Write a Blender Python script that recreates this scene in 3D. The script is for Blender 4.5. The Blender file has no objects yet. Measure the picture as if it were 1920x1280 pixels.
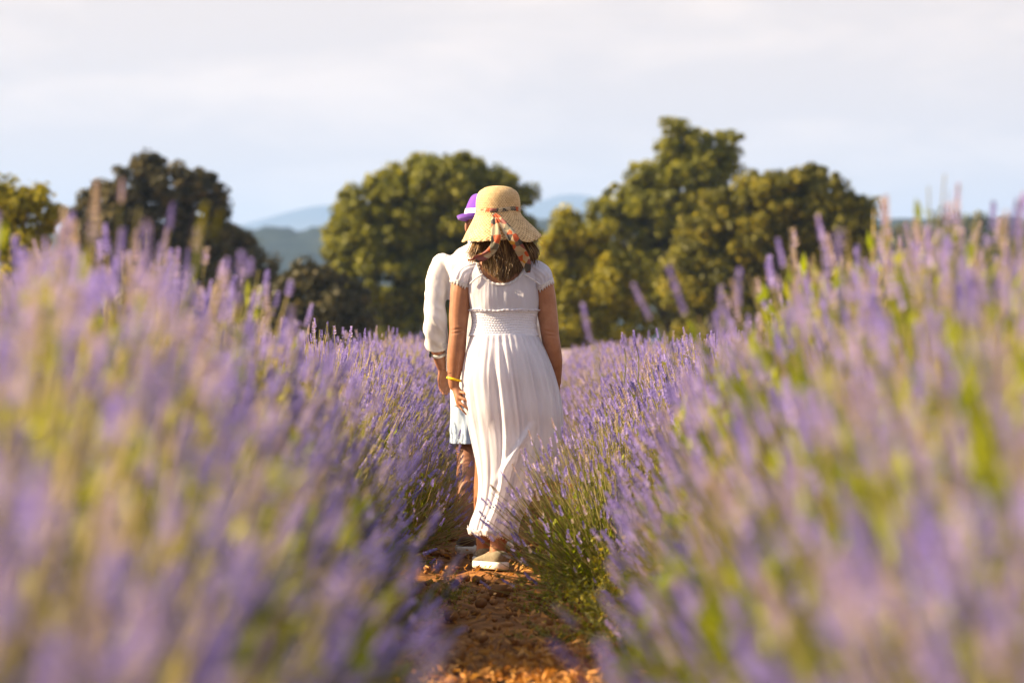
import bpy, math, random
import numpy as np
from mathutils import Vector, Matrix
R = math.radians
PI = math.pi
random.seed(7)
rng = np.random.default_rng(11)
scene = bpy.context.scene
COL = scene.collection

# ------------------------------------------------------------------ camera, sky, sun, exposure
CAM_H = 1.02
FPX = 7200.0                     # focal length in pixels of the 1920 px wide photograph (135 mm)
D0 = 17.1                        # metres to the woman
cam_d = bpy.data.cameras.new('camera')
cam = bpy.data.objects.new('camera', cam_d)
COL.objects.link(cam)
cam.location = (0, 0, CAM_H)
cam.rotation_euler = (R(90), 0, 0)
cam_d.lens = 135
cam_d.sensor_width = 36
cam_d.clip_start = 0.2
cam_d.clip_end = 20000
cam_d.dof.use_dof = True
cam_d.dof.focus_distance = 17.15
cam_d.dof.aperture_fstop = 3.9
cam_d.dof.aperture_blades = 0
scene.camera = cam

SUN_EL = R(30)
SUN_AZ = R(-88)                  # compass: 0 = +Y (away from the camera), negative = to the left
sun_dir = Vector((math.sin(SUN_AZ) * math.cos(SUN_EL), math.cos(SUN_AZ) * math.cos(SUN_EL), math.sin(SUN_EL)))
world = bpy.data.worlds.new('World')
scene.world = world
world.use_nodes = True
wn, wl = world.node_tree.nodes, world.node_tree.links
wn.clear()
w_out = wn.new('ShaderNodeOutputWorld')
w_bg = wn.new('ShaderNodeBackground')
w_bg.inputs['Strength'].default_value = 0.10
w_sky = wn.new('ShaderNodeTexSky')
w_sky.sky_type = 'NISHITA'
w_sky.sun_disc = False
w_sky.sun_elevation = SUN_EL
w_sky.sun_rotation = SUN_AZ % (2 * PI)
w_sky.dust_density = 3.0
w_sky.air_density = 1.0
w_sky.ozone_density = 1.0
# a thin even veil of high cloud over the whole sky, with a few faint brighter streaks
w_tc = wn.new('ShaderNodeTexCoord')
w_map = wn.new('ShaderNodeMapping')
w_map.inputs['Scale'].default_value = (11.0, 11.0, 42.0)
w_noise = wn.new('ShaderNodeTexNoise')
w_noise.inputs['Scale'].default_value = 1.3
w_noise.inputs['Detail'].default_value = 7
w_noise.inputs['Roughness'].default_value = 0.55
w_noise.inputs['Distortion'].default_value = 0.4
w_ramp = wn.new('ShaderNodeValToRGB')
w_ramp.color_ramp.elements[0].position = 0.46
w_ramp.color_ramp.elements[0].color = (3.12, 2.44, 2.0, 1)
w_ramp.color_ramp.elements[1].position = 0.66
w_ramp.color_ramp.elements[1].color = (3.85, 2.98, 2.34, 1)
w_mix = wn.new('ShaderNodeMixRGB')
w_mix.inputs['Fac'].default_value = 0.88
wl.new(w_tc.outputs['Generated'], w_map.inputs['Vector'])
wl.new(w_map.outputs['Vector'], w_noise.inputs['Vector'])
wl.new(w_noise.outputs['Fac'], w_ramp.inputs['Fac'])
wl.new(w_sky.outputs['Color'], w_mix.inputs['Color1'])
wl.new(w_ramp.outputs['Color'], w_mix.inputs['Color2'])
# the veil is thickest towards the horizon and thins overhead
w_sep = wn.new('ShaderNodeSeparateXYZ'); w_el = wn.new('ShaderNodeMapRange'); w_el.interpolation_type = 'SMOOTHSTEP'
w_el.inputs['From Min'].default_value = 0.05; w_el.inputs['From Max'].default_value = 0.8
w_el.inputs['To Min'].default_value = 0.95; w_el.inputs['To Max'].default_value = 0.12
wl.new(w_tc.outputs['Generated'], w_sep.inputs[0]); wl.new(w_sep.outputs['Z'], w_el.inputs['Value']); wl.new(w_el.outputs[0], w_mix.inputs['Fac'])
wl.new(w_mix.outputs['Color'], w_bg.inputs['Color'])
wl.new(w_bg.outputs['Background'], w_out.inputs['Surface'])

sun_l = bpy.data.lights.new('sun', 'SUN')
sun_l.energy = 5.0
sun_l.angle = R(0.6)
sun_l.color = (1.0, 0.77, 0.48)
sun = bpy.data.objects.new('sun', sun_l)
sun.rotation_euler = (-sun_dir).to_track_quat('-Z', 'Y').to_euler()
sun.location = sun_dir * 60
COL.objects.link(sun)

vs = scene.view_settings
scene.display_settings.display_device = 'sRGB'
vs.view_transform = 'Standard'
vs.look = 'None'
vs.exposure = 1.75
vs.gamma = 1.0
vs.use_curve_mapping = False
scene.cycles.max_bounces = 8
scene.cycles.diffuse_bounces = 4
scene.cycles.transparent_max_bounces = 8
scene.cycles.volume_bounces = 0

# ------------------------------------------------------------------ helpers
def at(px, py, Y):
    """a point of the 1920 x 1280 photograph at a real distance Y"""
    return Vector(((px - 960) * Y / FPX, Y, CAM_H + (640 - py) * Y / FPX))

def tag(o, label=None, cat=None, group=None, kind=None):
    if label: o['label'] = label
    if cat: o['category'] = cat
    if group: o['group'] = group
    if kind: o['kind'] = kind
    return o

def empty(name, loc=(0, 0, 0), rz=0):
    o = bpy.data.objects.new(name, None)
    o.empty_display_size = 0.1
    COL.objects.link(o)
    o.location = loc
    o.rotation_euler = (0, 0, rz)
    return o

def link(name, me, mat=None, parent=None, smooth=False):
    if mat is not None:
        me.materials.clear()
        me.materials.append(mat)
    if smooth and len(me.polygons):
        me.polygons.foreach_set('use_smooth', np.ones(len(me.polygons), dtype=bool))
    o = bpy.data.objects.new(name, me)
    COL.objects.link(o)
    if parent is not None:
        o.parent = parent
    return o

def mesh_np(name, v, f, rnd=None, uv=None):
    """mesh from numpy arrays; f has one fixed number of corners per face"""
    v = np.asarray(v, dtype=np.float32); f = np.asarray(f, dtype=np.int32)
    me = bpy.data.meshes.new(name)
    n, k = f.shape
    me.vertices.add(len(v)); me.vertices.foreach_set('co', v.ravel())
    me.loops.add(n * k); me.loops.foreach_set('vertex_index', f.ravel())
    me.polygons.add(n)
    me.polygons.foreach_set('loop_start', np.arange(0, n * k, k, dtype=np.int32))
    me.update(calc_edges=True)
    if rnd is not None:
        a = me.attributes.new('rnd', 'FLOAT', 'POINT')
        a.data.foreach_set('value', np.asarray(rnd, dtype=np.float32))
    if uv is not None:
        l = me.uv_layers.new(name='UVMap')
        l.data.foreach_set('uv', np.asarray(uv, dtype=np.float32)[f.ravel()].ravel())
    return me

class MB:
    """collects shapes into one mesh"""
    def __init__(s): s.v = []; s.f = []
    def add(s, v, f):
        b = len(s.v)
        s.v += [tuple(map(float, p)) for p in v]
        s.f += [tuple(i + b for i in q) for q in f]
        return s
    def mesh(s, name):
        me = bpy.data.meshes.new(name)
        me.from_pydata(s.v, [], s.f)
        me.update()
        return me

def loft(rings, cap0=True, cap1=True, closed=True):
    rings = [np.asarray(r) for r in rings]
    n = len(rings[0]); v = np.concatenate(rings); f = []
    for i in range(len(rings) - 1):
        for j in range(n if closed else n - 1):
            k = (j + 1) % n
            f.append((i * n + j, i * n + k, (i + 1) * n + k, (i + 1) * n + j))
    if cap0: f.append(tuple(range(n - 1, -1, -1)))
    if cap1: f.append(tuple(range((len(rings) - 1) * n, len(rings) * n)))
    return v, f

def spline(pts, m):
    """Catmull-Rom through pts (rows may carry extra columns such as radii)"""
    p = np.asarray(pts, dtype=float)
    p = np.vstack([2 * p[0] - p[1], p, 2 * p[-1] - p[-2]])
    n = len(p) - 3
    out = []
    for t in np.linspace(0, n - 1e-6, m):
        i = int(t); u = t - i
        a, b, c, d = p[i], p[i + 1], p[i + 2], p[i + 3]
        out.append(0.5 * (2 * b + (c - a) * u + (2 * a - 5 * b + 4 * c - d) * u * u + (3 * b - a - 3 * c + d) * u ** 3))
    return np.array(out)

def tube(pts, rad, n=12, m=None, flat=1.0, flat_dir=None):
    """a closed tube with rounded ends"""
    p = np.asarray(pts, dtype=float)
    r = np.full(len(p), rad) if np.isscalar(rad) else np.asarray(rad, dtype=float)
    if m:
        q = spline(np.column_stack([p, r]), m); p, r = q[:, :3], np.maximum(q[:, 3], 1e-4)
    t = np.gradient(p, axis=0); t /= np.linalg.norm(t, axis=1)[:, None] + 1e-12
    ref = np.array(flat_dir if flat_dir is not None else ((0, 1, 0) if abs(t[0][1]) < 0.8 else (1, 0, 0)), dtype=float)
    rings = []
    an = np.linspace(0, 2 * PI, n, endpoint=False)
    def ring(c, tt, rr):
        a = ref - tt * ref.dot(tt); a /= np.linalg.norm(a) + 1e-12
        b = np.cross(tt, a)
        return c + rr * (np.cos(an)[:, None] * a * flat + np.sin(an)[:, None] * b)
    rings.append(ring(p[0] - t[0] * r[0] * 0.75, t[0], r[0] * 0.4))
    rings.append(ring(p[0] - t[0] * r[0] * 0.45, t[0], r[0] * 0.8))
    for c, tt, rr in zip(p, t, r): rings.append(ring(c, tt, rr))
    rings.append(ring(p[-1] + t[-1] * r[-1] * 0.45, t[-1], r[-1] * 0.8))
    rings.append(ring(p[-1] + t[-1] * r[-1] * 0.75, t[-1], r[-1] * 0.4))
    return loft(rings)

def ball(c, r, n=16, m=10, rot=None):
    r = np.array(r if hasattr(r, '__len__') else (r, r, r), dtype=float)
    rings = []
    for i in range(m + 1):
        th = PI * (0.04 + 0.92 * i / m)
        an = np.linspace(0, 2 * PI, n, endpoint=False)
        q = np.column_stack([np.sin(th) * np.cos(an), np.sin(th) * np.sin(an), np.full(n, -np.cos(th))]) * r
        if rot is not None: q = q @ np.array(rot.to_matrix()).T
        rings.append(q + np.array(c))
    return loft(rings)

def ell_loft(rows, n=32, m=None, p=2.0):
    """rows: (z, cx, cy, half width, half depth)"""
    rows = np.asarray(rows, dtype=float)
    if m: rows = spline(rows, m)
    an = np.linspace(0, 2 * PI, n, endpoint=False)
    c, s = np.cos(an), np.sin(an)
    c, s = np.sign(c) * np.abs(c) ** (2 / p), np.sign(s) * np.abs(s) ** (2 / p)
    return loft([np.column_stack([cx + a * c, cy + b * s, np.full(n, z)]) for z, cx, cy, a, b in rows])

def remesh(mb, name, voxel, smooth=4):
    """voxel-merge overlapping closed shapes into one continuous skin"""
    me = mb.mesh('tmp')
    o = bpy.data.objects.new('tmp', me); COL.objects.link(o)
    md = o.modifiers.new('r', 'REMESH'); md.mode = 'VOXEL'; md.voxel_size = voxel
    if smooth:
        ms = o.modifiers.new('s', 'SMOOTH'); ms.iterations = smooth; ms.factor = 0.5
    dg = bpy.context.evaluated_depsgraph_get(); dg.update()
    out = bpy.data.meshes.new_from_object(o.evaluated_get(dg)); out.name = name
    bpy.data.objects.remove(o); bpy.data.meshes.remove(me)
    return out

def verts_of(me):
    a = np.empty(len(me.vertices) * 3, dtype=np.float32); me.vertices.foreach_get('co', a); return a.reshape(-1, 3).astype(float)
def normals_of(me):
    a = np.empty(len(me.vertices) * 3, dtype=np.float32); me.vertices.foreach_get('normal', a); return a.reshape(-1, 3).astype(float)
def quads_of(me):
    nl = len(me.loops); a = np.empty(nl, dtype=np.int32); me.loops.foreach_get('vertex_index', a)
    t = np.empty(len(me.polygons), dtype=np.int32); me.polygons.foreach_get('loop_total', t)
    s = np.empty(len(me.polygons), dtype=np.int32); me.polygons.foreach_get('loop_start', s)
    s = s[t == 4]
    return a[s[:, None] + np.arange(4)]

def cut(v, f, drop):
    """remove faces whose centre satisfies drop(centre array); returns compact arrays and ordered boundary loops"""
    c = v[f].mean(axis=1)
    f = f[~drop(c)]
    used = np.unique(f); re = np.full(len(v), -1); re[used] = np.arange(len(used))
    v, f = v[used], re[f]
    e = np.concatenate([f[:, [0, 1]], f[:, [1, 2]], f[:, [2, 3]], f[:, [3, 0]]])
    key = np.sort(e, axis=1); k = key[:, 0].astype(np.int64) * (len(v) + 1) + key[:, 1]
    _, inv, cnt = np.unique(k, return_inverse=True, return_counts=True)
    be = e[cnt[inv] == 1]
    nxt = {}
    for a, b in be: nxt.setdefault(int(a), int(b))
    loops, seen = [], set()
    for a in list(nxt):
        if a in seen: continue
        lp = [a]; seen.add(a); b = nxt[a]
        while b in nxt and b not in seen:
            lp.append(b); seen.add(b); b = nxt[b]
        loops.append(lp)
    loops.sort(key=len, reverse=True)
    return v, f, loops

def smooth_loop(p, it=6):
    p = np.array(p)
    for _ in range(it): p = 0.5 * p + 0.25 * (np.roll(p, 1, 0) + np.roll(p, -1, 0))
    return p

def vnoise(p, seed=0):
    """value noise -1..1 on points (N,3)"""
    p = np.asarray(p, dtype=float)
    i = np.floor(p).astype(np.int64); u = p - i; u = u * u * (3 - 2 * u)
    def h(x, y, z):
        n = (x * 374761393 + y * 668265263 + z * 2147483647 + seed * 1274126177) & 0xffffffff
        n = ((n ^ (n >> 13)) * 1274126177) & 0xffffffff
        n = n ^ (n >> 16)
        return (n & 0xffff) / 32767.5 - 1
    r = 0
    for dx in (0, 1):
        for dy in (0, 1):
            for dz in (0, 1):
                w = (u[:, 0] if dx else 1 - u[:, 0]) * (u[:, 1] if dy else 1 - u[:, 1]) * (u[:, 2] if dz else 1 - u[:, 2])
                r = r + w * h(i[:, 0] + dx, i[:, 1] + dy, i[:, 2] + dz)
    return r
def fbm(p, seed=0, o=4):
    p = np.asarray(p, dtype=float)
    return sum(vnoise(p * 2 ** k, seed + k) * 0.5 ** k for k in range(o))

# ------------------------------------------------------------------ materials
def mat_new(name):
    m = bpy.data.materials.new(name); m.use_nodes = True
    nt = m.node_tree; nt.nodes.clear()
    return m, nt.nodes, nt.links

def ramp(n, l, fac, stops):
    r = n.new('ShaderNodeValToRGB')
    el = r.color_ramp.elements
    while len(el) > len(stops): el.remove(el[-1])
    while len(el) < len(stops): el.new(0.5)
    for e, (p, c) in zip(el, stops):
        e.position = p; e.color = (*c, 1)
    l.new(fac, r.inputs['Fac'])
    return r.outputs['Color']

def noise(n, l, scale, detail=4, rough=0.55, coord='Object', dist=0.0, sc=None):
    tc = n.new('ShaderNodeTexCoord')
    t = n.new('ShaderNodeTexNoise')
    t.inputs['Scale'].default_value = scale; t.inputs['Detail'].default_value = detail
    t.inputs['Roughness'].default_value = rough; t.inputs['Distortion'].default_value = dist
    src = tc.outputs[coord]
    if sc:
        mp = n.new('ShaderNodeMapping'); mp.inputs['Scale'].default_value = sc
        l.new(src, mp.inputs['Vector']); src = mp.outputs['Vector']
    l.new(src, t.inputs['Vector'])
    return t.outputs['Fac']

def bump(n, l, h, strength, dist):
    b = n.new('ShaderNodeBump'); b.inputs['Strength'].default_value = strength; b.inputs['Distance'].default_value = dist
    l.new(h, b.inputs['Height'])
    return b.outputs['Normal']

def principled(name, stops, scale=8, rough=0.7, bscale=None, bstr=0.3, bdist=0.002, spec=0.3, detail=4, coord='Object', sc=None):
    m, n, l = mat_new(name)
    out = n.new('ShaderNodeOutputMaterial'); p = n.new('ShaderNodeBsdfPrincipled')
    p.inputs['Roughness'].default_value = rough
    p.inputs['Specular IOR Level'].default_value = spec
    if len(stops) == 1: p.inputs['Base Color'].default_value = (*stops[0][1], 1)
    else: l.new(ramp(n, l, noise(n, l, scale, detail, coord=coord, sc=sc), stops), p.inputs['Base Color'])
    if bscale: l.new(bump(n, l, noise(n, l, bscale, 3, coord=coord, sc=sc), bstr, bdist), p.inputs['Normal'])
    l.new(p.outputs[0], out.inputs[0])
    return m

def leafy(name, stops, trans=0.45, rough=0.6, use_obj=0.25, tcol=(1.15, 1.1, 0.6)):
    """thin leaves: colour from the per-leaf random value, light passes through"""
    m, n, l = mat_new(name)
    out = n.new('ShaderNodeOutputMaterial')
    at_ = n.new('ShaderNodeAttribute'); at_.attribute_name = 'rnd'
    oi = n.new('ShaderNodeObjectInfo')
    a = n.new('ShaderNodeMath'); a.operation = 'MULTIPLY_ADD'
    l.new(oi.outputs['Random'], a.inputs[0]); a.inputs[1].default_value = use_obj
    b = n.new('ShaderNodeMath'); b.operation = 'MULTIPLY'; b.inputs[1].default_value = 1 - use_obj
    l.new(at_.outputs['Fac'], b.inputs[0]); l.new(b.outputs[0], a.inputs[2])
    c = ramp(n, l, a.outputs[0], stops)
    d = n.new('ShaderNodeBsdfPrincipled'); d.inputs['Roughness'].default_value = rough; d.inputs['Specular IOR Level'].default_value = 0.25
    t = n.new('ShaderNodeBsdfTranslucent')
    mu = n.new('ShaderNodeMixRGB'); mu.blend_type = 'MULTIPLY'; mu.inputs[0].default_value = 1; mu.inputs['Color2'].default_value = (*tcol, 1)
    l.new(c, mu.inputs['Color1'])
    l.new(c, d.inputs['Base Color']); l.new(mu.outputs[0], t.inputs['Color'])
    mx = n.new('ShaderNodeMixShader'); mx.inputs[0].default_value = trans
    l.new(d.outputs[0], mx.inputs[1]); l.new(t.outputs[0], mx.inputs[2]); l.new(mx.outputs[0], out.inputs[0])
    return m

def cloth(name, col, trans=0.3, crinkle=60, bstr=0.4, bdist=0.004, sc=(1, 1, 0.25), col2=None, fine=900):
    m, n, l = mat_new(name)
    out = n.new('ShaderNodeOutputMaterial')
    d = n.new('ShaderNodeBsdfPrincipled'); d.inputs['Roughness'].default_value = 0.85; d.inputs['Specular IOR Level'].default_value = 0.15
    d.inputs['Sheen Weight'].default_value = 0.15
    t = n.new('ShaderNodeBsdfTranslucent')
    h = noise(n, l, crinkle, 4, sc=sc)
    c2 = col2 or tuple(x * 0.93 for x in col)
    c = ramp(n, l, h, [(0.35, c2), (0.65, col)])
    l.new(c, d.inputs['Base Color']); l.new(c, t.inputs['Color'])
    nb = bump(n, l, h, bstr, bdist)
    fb = n.new('ShaderNodeBump'); fb.inputs['Strength'].default_value = 0.25; fb.inputs['Distance'].default_value = 0.0006
    l.new(noise(n, l, fine, 1), fb.inputs['Height']); l.new(nb, fb.inputs['Normal'])
    l.new(fb.outputs['Normal'], d.inputs['Normal']); l.new(fb.outputs['Normal'], t.inputs['Normal'])
    mx = n.new('ShaderNodeMixShader'); mx.inputs[0].default_value = trans
    l.new(d.outputs[0], mx.inputs[1]); l.new(t.outputs[0], mx.inputs[2]); l.new(mx.outputs[0], out.inputs[0])
    return m

M = {}
M['soil'] = principled('soil', [(0.3, (0.09, 0.036, 0.012)), (0.5, (0.21, 0.088, 0.026)), (0.72, (0.40, 0.18, 0.05))], 9, 0.95, 60, 0.8, 0.01, 0.1)
M['clod'] = principled('clod', [(0.3, (0.11, 0.05, 0.018)), (0.7, (0.36, 0.17, 0.06))], 12, 0.95, 90, 0.6, 0.004, 0.1)
M['field'] = principled('field', [(0.3, (0.16, 0.12, 0.09)), (0.5, (0.24, 0.19, 0.17)), (0.7, (0.30, 0.22, 0.27))], 0.35, 0.95, 6, 0.5, 0.05, 0.1)
M['flower'] = leafy('lavender_flower', [(0.0, (0.14, 0.125, 0.26)), (0.25, (0.255, 0.22, 0.46)), (0.55, (0.405, 0.345, 0.68)), (0.70, (0.46, 0.40, 0.60)), (0.82, (0.44, 0.37, 0.34)), (1.0, (0.46, 0.38, 0.22))], 0.4, 0.7, 0.15, (1.1, 0.95, 1.1))
M['stem'] = leafy('lavender_stem', [(0.0, (0.17, 0.19, 0.04)), (0.4, (0.34, 0.30, 0.10)), (1.0, (0.50, 0.39, 0.22))], 0.33, 0.7, 0.3)
M['leaf'] = leafy('lavender_leaf', [(0.0, (0.08, 0.12, 0.008)), (0.5, (0.24, 0.29, 0.014)), (1.0, (0.46, 0.46, 0.02))], 0.5, 0.6, 0.4)
M['weed'] = leafy('weed_leaf', [(0.0, (0.10, 0.12, 0.015)), (0.5, (0.24, 0.23, 0.02)), (1.0, (0.44, 0.34, 0.03))], 0.45, 0.6, 0.3, (1.1, 1.0, 0.6))
M['litter'] = leafy('dry_leaf', [(0.0, (0.24, 0.10, 0.03)), (0.5, (0.48, 0.22, 0.055)), (1.0, (0.66, 0.37, 0.11))], 0.25, 0.8, 0.1)
M['bark'] = principled('bark', [(0.3, (0.05, 0.04, 0.03)), (0.7, (0.13, 0.105, 0.08))], 4, 0.95, 12, 0.6, 0.03, 0.1)
M['oak_dark'] = leafy('dark_oak_leaf', [(0.0, (0.020, 0.022, 0.009)), (0.6, (0.066, 0.059, 0.018)), (1.0, (0.19, 0.14, 0.035))], 0.22, 0.55, 0.1)
M['oak_mid'] = leafy('oak_leaf', [(0.0, (0.04, 0.055, 0.008)), (0.6, (0.20, 0.20, 0.015)), (1.0, (0.50, 0.45, 0.028))], 0.4, 0.55, 0.1)
M['oak_olive'] = leafy('olive_oak_leaf', [(0.0, (0.028, 0.036, 0.008)), (0.6, (0.165, 0.155, 0.014)), (1.0, (0.58, 0.46, 0.028))], 0.35, 0.55, 0.1)
M['shrub_gold'] = leafy('golden_shrub_leaf', [(0.0, (0.06, 0.07, 0.008)), (0.6, (0.26, 0.235, 0.016)), (1.0, (0.56, 0.46, 0.025))], 0.42, 0.55, 0.1)
M['far_wood'] = leafy('far_wood_leaf', [(0.0, (0.03, 0.045, 0.02)), (0.6, (0.07, 0.085, 0.03)), (1.0, (0.12, 0.12, 0.045))], 0.25, 0.6, 0.0)
M['hill'] = principled('hill', [(0.35, (0.010, 0.018, 0.016)), (0.55, (0.018, 0.028, 0.02)), (0.75, (0.04, 0.045, 0.026))], 0.06, 0.95, None, spec=0.1, detail=6)
M['mountain'] = principled('mountain', [(0.4, (0.03, 0.04, 0.045)), (0.6, (0.06, 0.065, 0.06))], 0.004, 0.95, None, spec=0.1, detail=6)
M['mast'] = principled('mast', [(0, (0.25, 0.25, 0.26))], rough=0.5)

# ------------------------------------------------------------------ the ground
def gz(x, y):
    """height of the field: level round the path, falling away gently behind the far end of the rows"""
    y = np.asarray(y, dtype=float)
    r = np.clip((y - 44) / 28, 0, 1); r = r * r * (3 - 2 * r)
    t = np.clip((y - 78) / 30, 0, 1); t = t * t * (3 - 2 * t)
    u = np.clip((y - 140) / 500, 0, 1); u = u * u * (3 - 2 * u)
    return -0.06 + 0.92 * r - 2.4 * t - 14 * u

ys = np.concatenate([np.linspace(-40, 0, 9), np.linspace(2, 40, 20), np.linspace(42, 200, 80), np.geomspace(220, 9400, 30)])
xs = np.concatenate([-np.geomspace(9400, 12, 30), np.linspace(-10, 10, 21), np.geomspace(12, 9400, 30)])
gx, gy = np.meshgrid(xs, ys)
gv = np.column_stack([gx.ravel(), gy.ravel(), gz(gx.ravel(), gy.ravel())])
W_ = len(xs)
ii, jj = np.meshgrid(np.arange(len(ys) - 1), np.arange(W_ - 1), indexing='ij')
gf = np.column_stack([(ii * W_ + jj).ravel(), (ii * W_ + jj + 1).ravel(), ((ii + 1) * W_ + jj + 1).ravel(), ((ii + 1) * W_ + jj).ravel()])
tag(link('ground', mesh_np('ground', gv, gf), M['field'], smooth=True), kind='structure')

# earth path between the rows: worked soil with lumps, built in relief
px_ = np.arange(-1.5, 1.5001, 0.02); py_ = np.arange(1.0, 30, 0.03)
gx, gy = np.meshgrid(px_, py_)
q = np.column_stack([gx.ravel(), gy.ravel(), np.zeros(gx.size)])
edge = np.clip((1.5 - np.abs(q[:, 0])) / 0.3, 0, 1) * np.clip((30 - q[:, 1]) / 2, 0, 1)
h = 0.008 + 0.020 * fbm(q * [3.2, 3.2, 1], 3, 5) + 0.018 * np.abs(vnoise(q * [11, 11, 1], 9)) + 0.05 * np.clip(np.abs(q[:, 0]) - 0.35, 0, 1)
ft = np.exp(-(((q[:, 0] + 0.05) / 0.16) ** 2 + ((q[:, 1] - 17.1) / 0.3) ** 2))
q[:, 2] = -0.056 + (0.06 + (h - 0.036) * (1 - ft)) * edge
W_ = len(px_)
ii, jj = np.meshgrid(np.arange(len(py_) - 1), np.arange(W_ - 1), indexing='ij')
pf = np.column_stack([(ii * W_ + jj).ravel(), (ii * W_ + jj + 1).ravel(), ((ii + 1) * W_ + jj + 1).ravel(), ((ii + 1) * W_ + jj).ravel()])
tag(link('path', mesh_np('path', q, pf), M['soil'], smooth=True), kind='structure')

# clods and fallen leaves on the path
ico_v = np.array([(0, 0, 1), (.894, 0, .447), (.276, .851, .447), (-.724, .526, .447), (-.724, -.526, .447), (.276, -.851, .447),
                  (.724, .526, -.447), (-.276, .851, -.447), (-.894, 0, -.447), (-.276, -.851, -.447), (.724, -.526, -.447), (0, 0, -1)])
ico_f = np.array([(0, 1, 2), (0, 2, 3), (0, 3, 4), (0, 4, 5), (0, 5, 1), (1, 6, 2), (2, 7, 3), (3, 8, 4), (4, 9, 5), (5, 10, 1),
                  (6, 7, 2), (7, 8, 3), (8, 9, 4), (9, 10, 5), (10, 6, 1), (11, 7, 6), (11, 8, 7), (11, 9, 8), (11, 10, 9), (11, 6, 10)])
def scatter(tv, tf, pos, scl, jitter=0.25):
    n = len(pos); V = []
    for i in range(n):
        a = rng.uniform(0, 2 * PI, 3)
        m = np.array((Matrix.Rotation(a[0], 3, 'X') @ Matrix.Rotation(a[1], 3, 'Y') @ Matrix.Rotation(a[2], 3, 'Z')))
        V.append((tv * (1 + rng.uniform(-jitter, jitter, (len(tv), 1)))) @ m.T * scl[i] * np.array([1, 1, 0.75]) + pos[i])
    f = (tf[None] + (np.arange(n) * len(tv))[:, None, None]).reshape(-1, tf.shape[1])
    return np.concatenate(V), f
n = 1300
cp = np.column_stack([rng.normal(0, 0.42, n), rng.uniform(9.5, 24, n), np.full(n, 0.008)])
cp[(np.abs(cp[:, 0] + 0.05) < 0.16) & (np.abs(cp[:, 1] - 17.15) < 0.35), 2] = -0.05
v, f = scatter(ico_v, ico_f, cp, np.clip(rng.lognormal(-4.3, 0.55, n), 0.006, 0.05))
tag(link('soil_clods', mesh_np('soil_clods', v, f), M['clod']), 'brown earth clods lying along the path', kind='stuff')
n = 3400
lf = np.array([(0, -1, 0), (0.35, 0, 0.12), (0, 1, 0.05), (-0.35, 0, 0.12)]); lq = np.array([(0, 1, 2, 3)])
cp = np.column_stack([rng.normal(0.12, 0.42, n), rng.uniform(9.5, 24, n), rng.uniform(0.012, 0.035, n)])
k = rng.random(n) < 0.45
cp[k] = np.column_stack([rng.normal(0.25, 0.28, k.sum()), rng.normal(11.6, 0.5, k.sum()), rng.uniform(0.012, 0.05, k.sum())])
v, f = scatter(lf, lq, cp, rng.uniform(0.012, 0.028, n), 0.1)
tag(link('leaf_litter', mesh_np('leaf_litter', v, f, np.repeat(rng.random(n), 4)), M['litter']), 'dry ochre leaves scattered over the path', kind='stuff')

# ------------------------------------------------------------------ hills, mountains, far wood, mast
def ridge(name, x0, x1, nx, y0, depth, ny, prof, rough, mat, seed):
    xs = np.linspace(x0, x1, nx); t = np.linspace(0, 1, ny)
    gx, gt = np.meshgrid(xs, t); gx, gt = gx.ravel(), gt.ravel()
    base = -40.0
    top = prof(gx)
    z = base + (top - base) * np.sin(np.clip(gt, 0, 1) * PI) ** 0.7
    y = y0 + depth * gt
    if rough:
        p = np.column_stack([gx, y, np.zeros(len(gx))])
        z += rough * (0.6 * np.abs(vnoise(p / (rough * 2.4), seed)) + 0.9 * np.abs(vnoise(p / (rough * 5), seed + 1)) + 1.2 * vnoise(p / (rough * 16), seed + 2)) * np.sin(gt * PI)
    ii, jj = np.meshgrid(np.arange(ny - 1), np.arange(nx - 1), indexing='ij')
    f = np.column_stack([(ii * nx + jj).ravel(), (ii * nx + jj + 1).ravel(), ((ii + 1) * nx + jj + 1).ravel(), ((ii + 1) * nx + jj).ravel()])
    return tag(link(name, mesh_np(name, np.column_stack([gx, y, z]), f), mat, smooth=True), kind='structure')

def hill_top(x):
    return 41 + 2.2 * np.sin(x / 65 + 1.2) + 1.6 * np.sin(x / 25) + 6 * np.clip((x - 70) / 220, 0, 1)
ridge('hill', -600, 600, 420, 1200, 420, 90, hill_top, 3.4, M['hill'], 21)
def mount_top(x):
    x = x / 1.9; return 1.9 * (112 + 34 * np.exp(-((x + 190) / 75) ** 2) + 12 * np.exp(-((x + 280) / 60) ** 2) + 38 * np.exp(-((x - 62) / 80) ** 2) + 6 * np.sin(x / 130) + 3 * np.sin(x / 37))
ridge('mountain', -2600, 2600, 300, 6800, 1800, 30, mount_top, 0, M['mountain'], 31)
def wood_top(x):
    return 14.6 + 0.05 * (x - 40) + 0.7 * np.sin(x / 6.0) + 0.5 * np.sin(x / 2.7)
def right_hill(x):
    t = np.clip((x - 5) / 40, 0, 1)
    return -20 + (wood_top(x) - 2.2 + 20) * t * t * (3 - 2 * t)
ridge('wooded_hill', -40, 160, 160, 440, 90, 40, right_hill, 0.8, M['hill'], 41)

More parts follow.
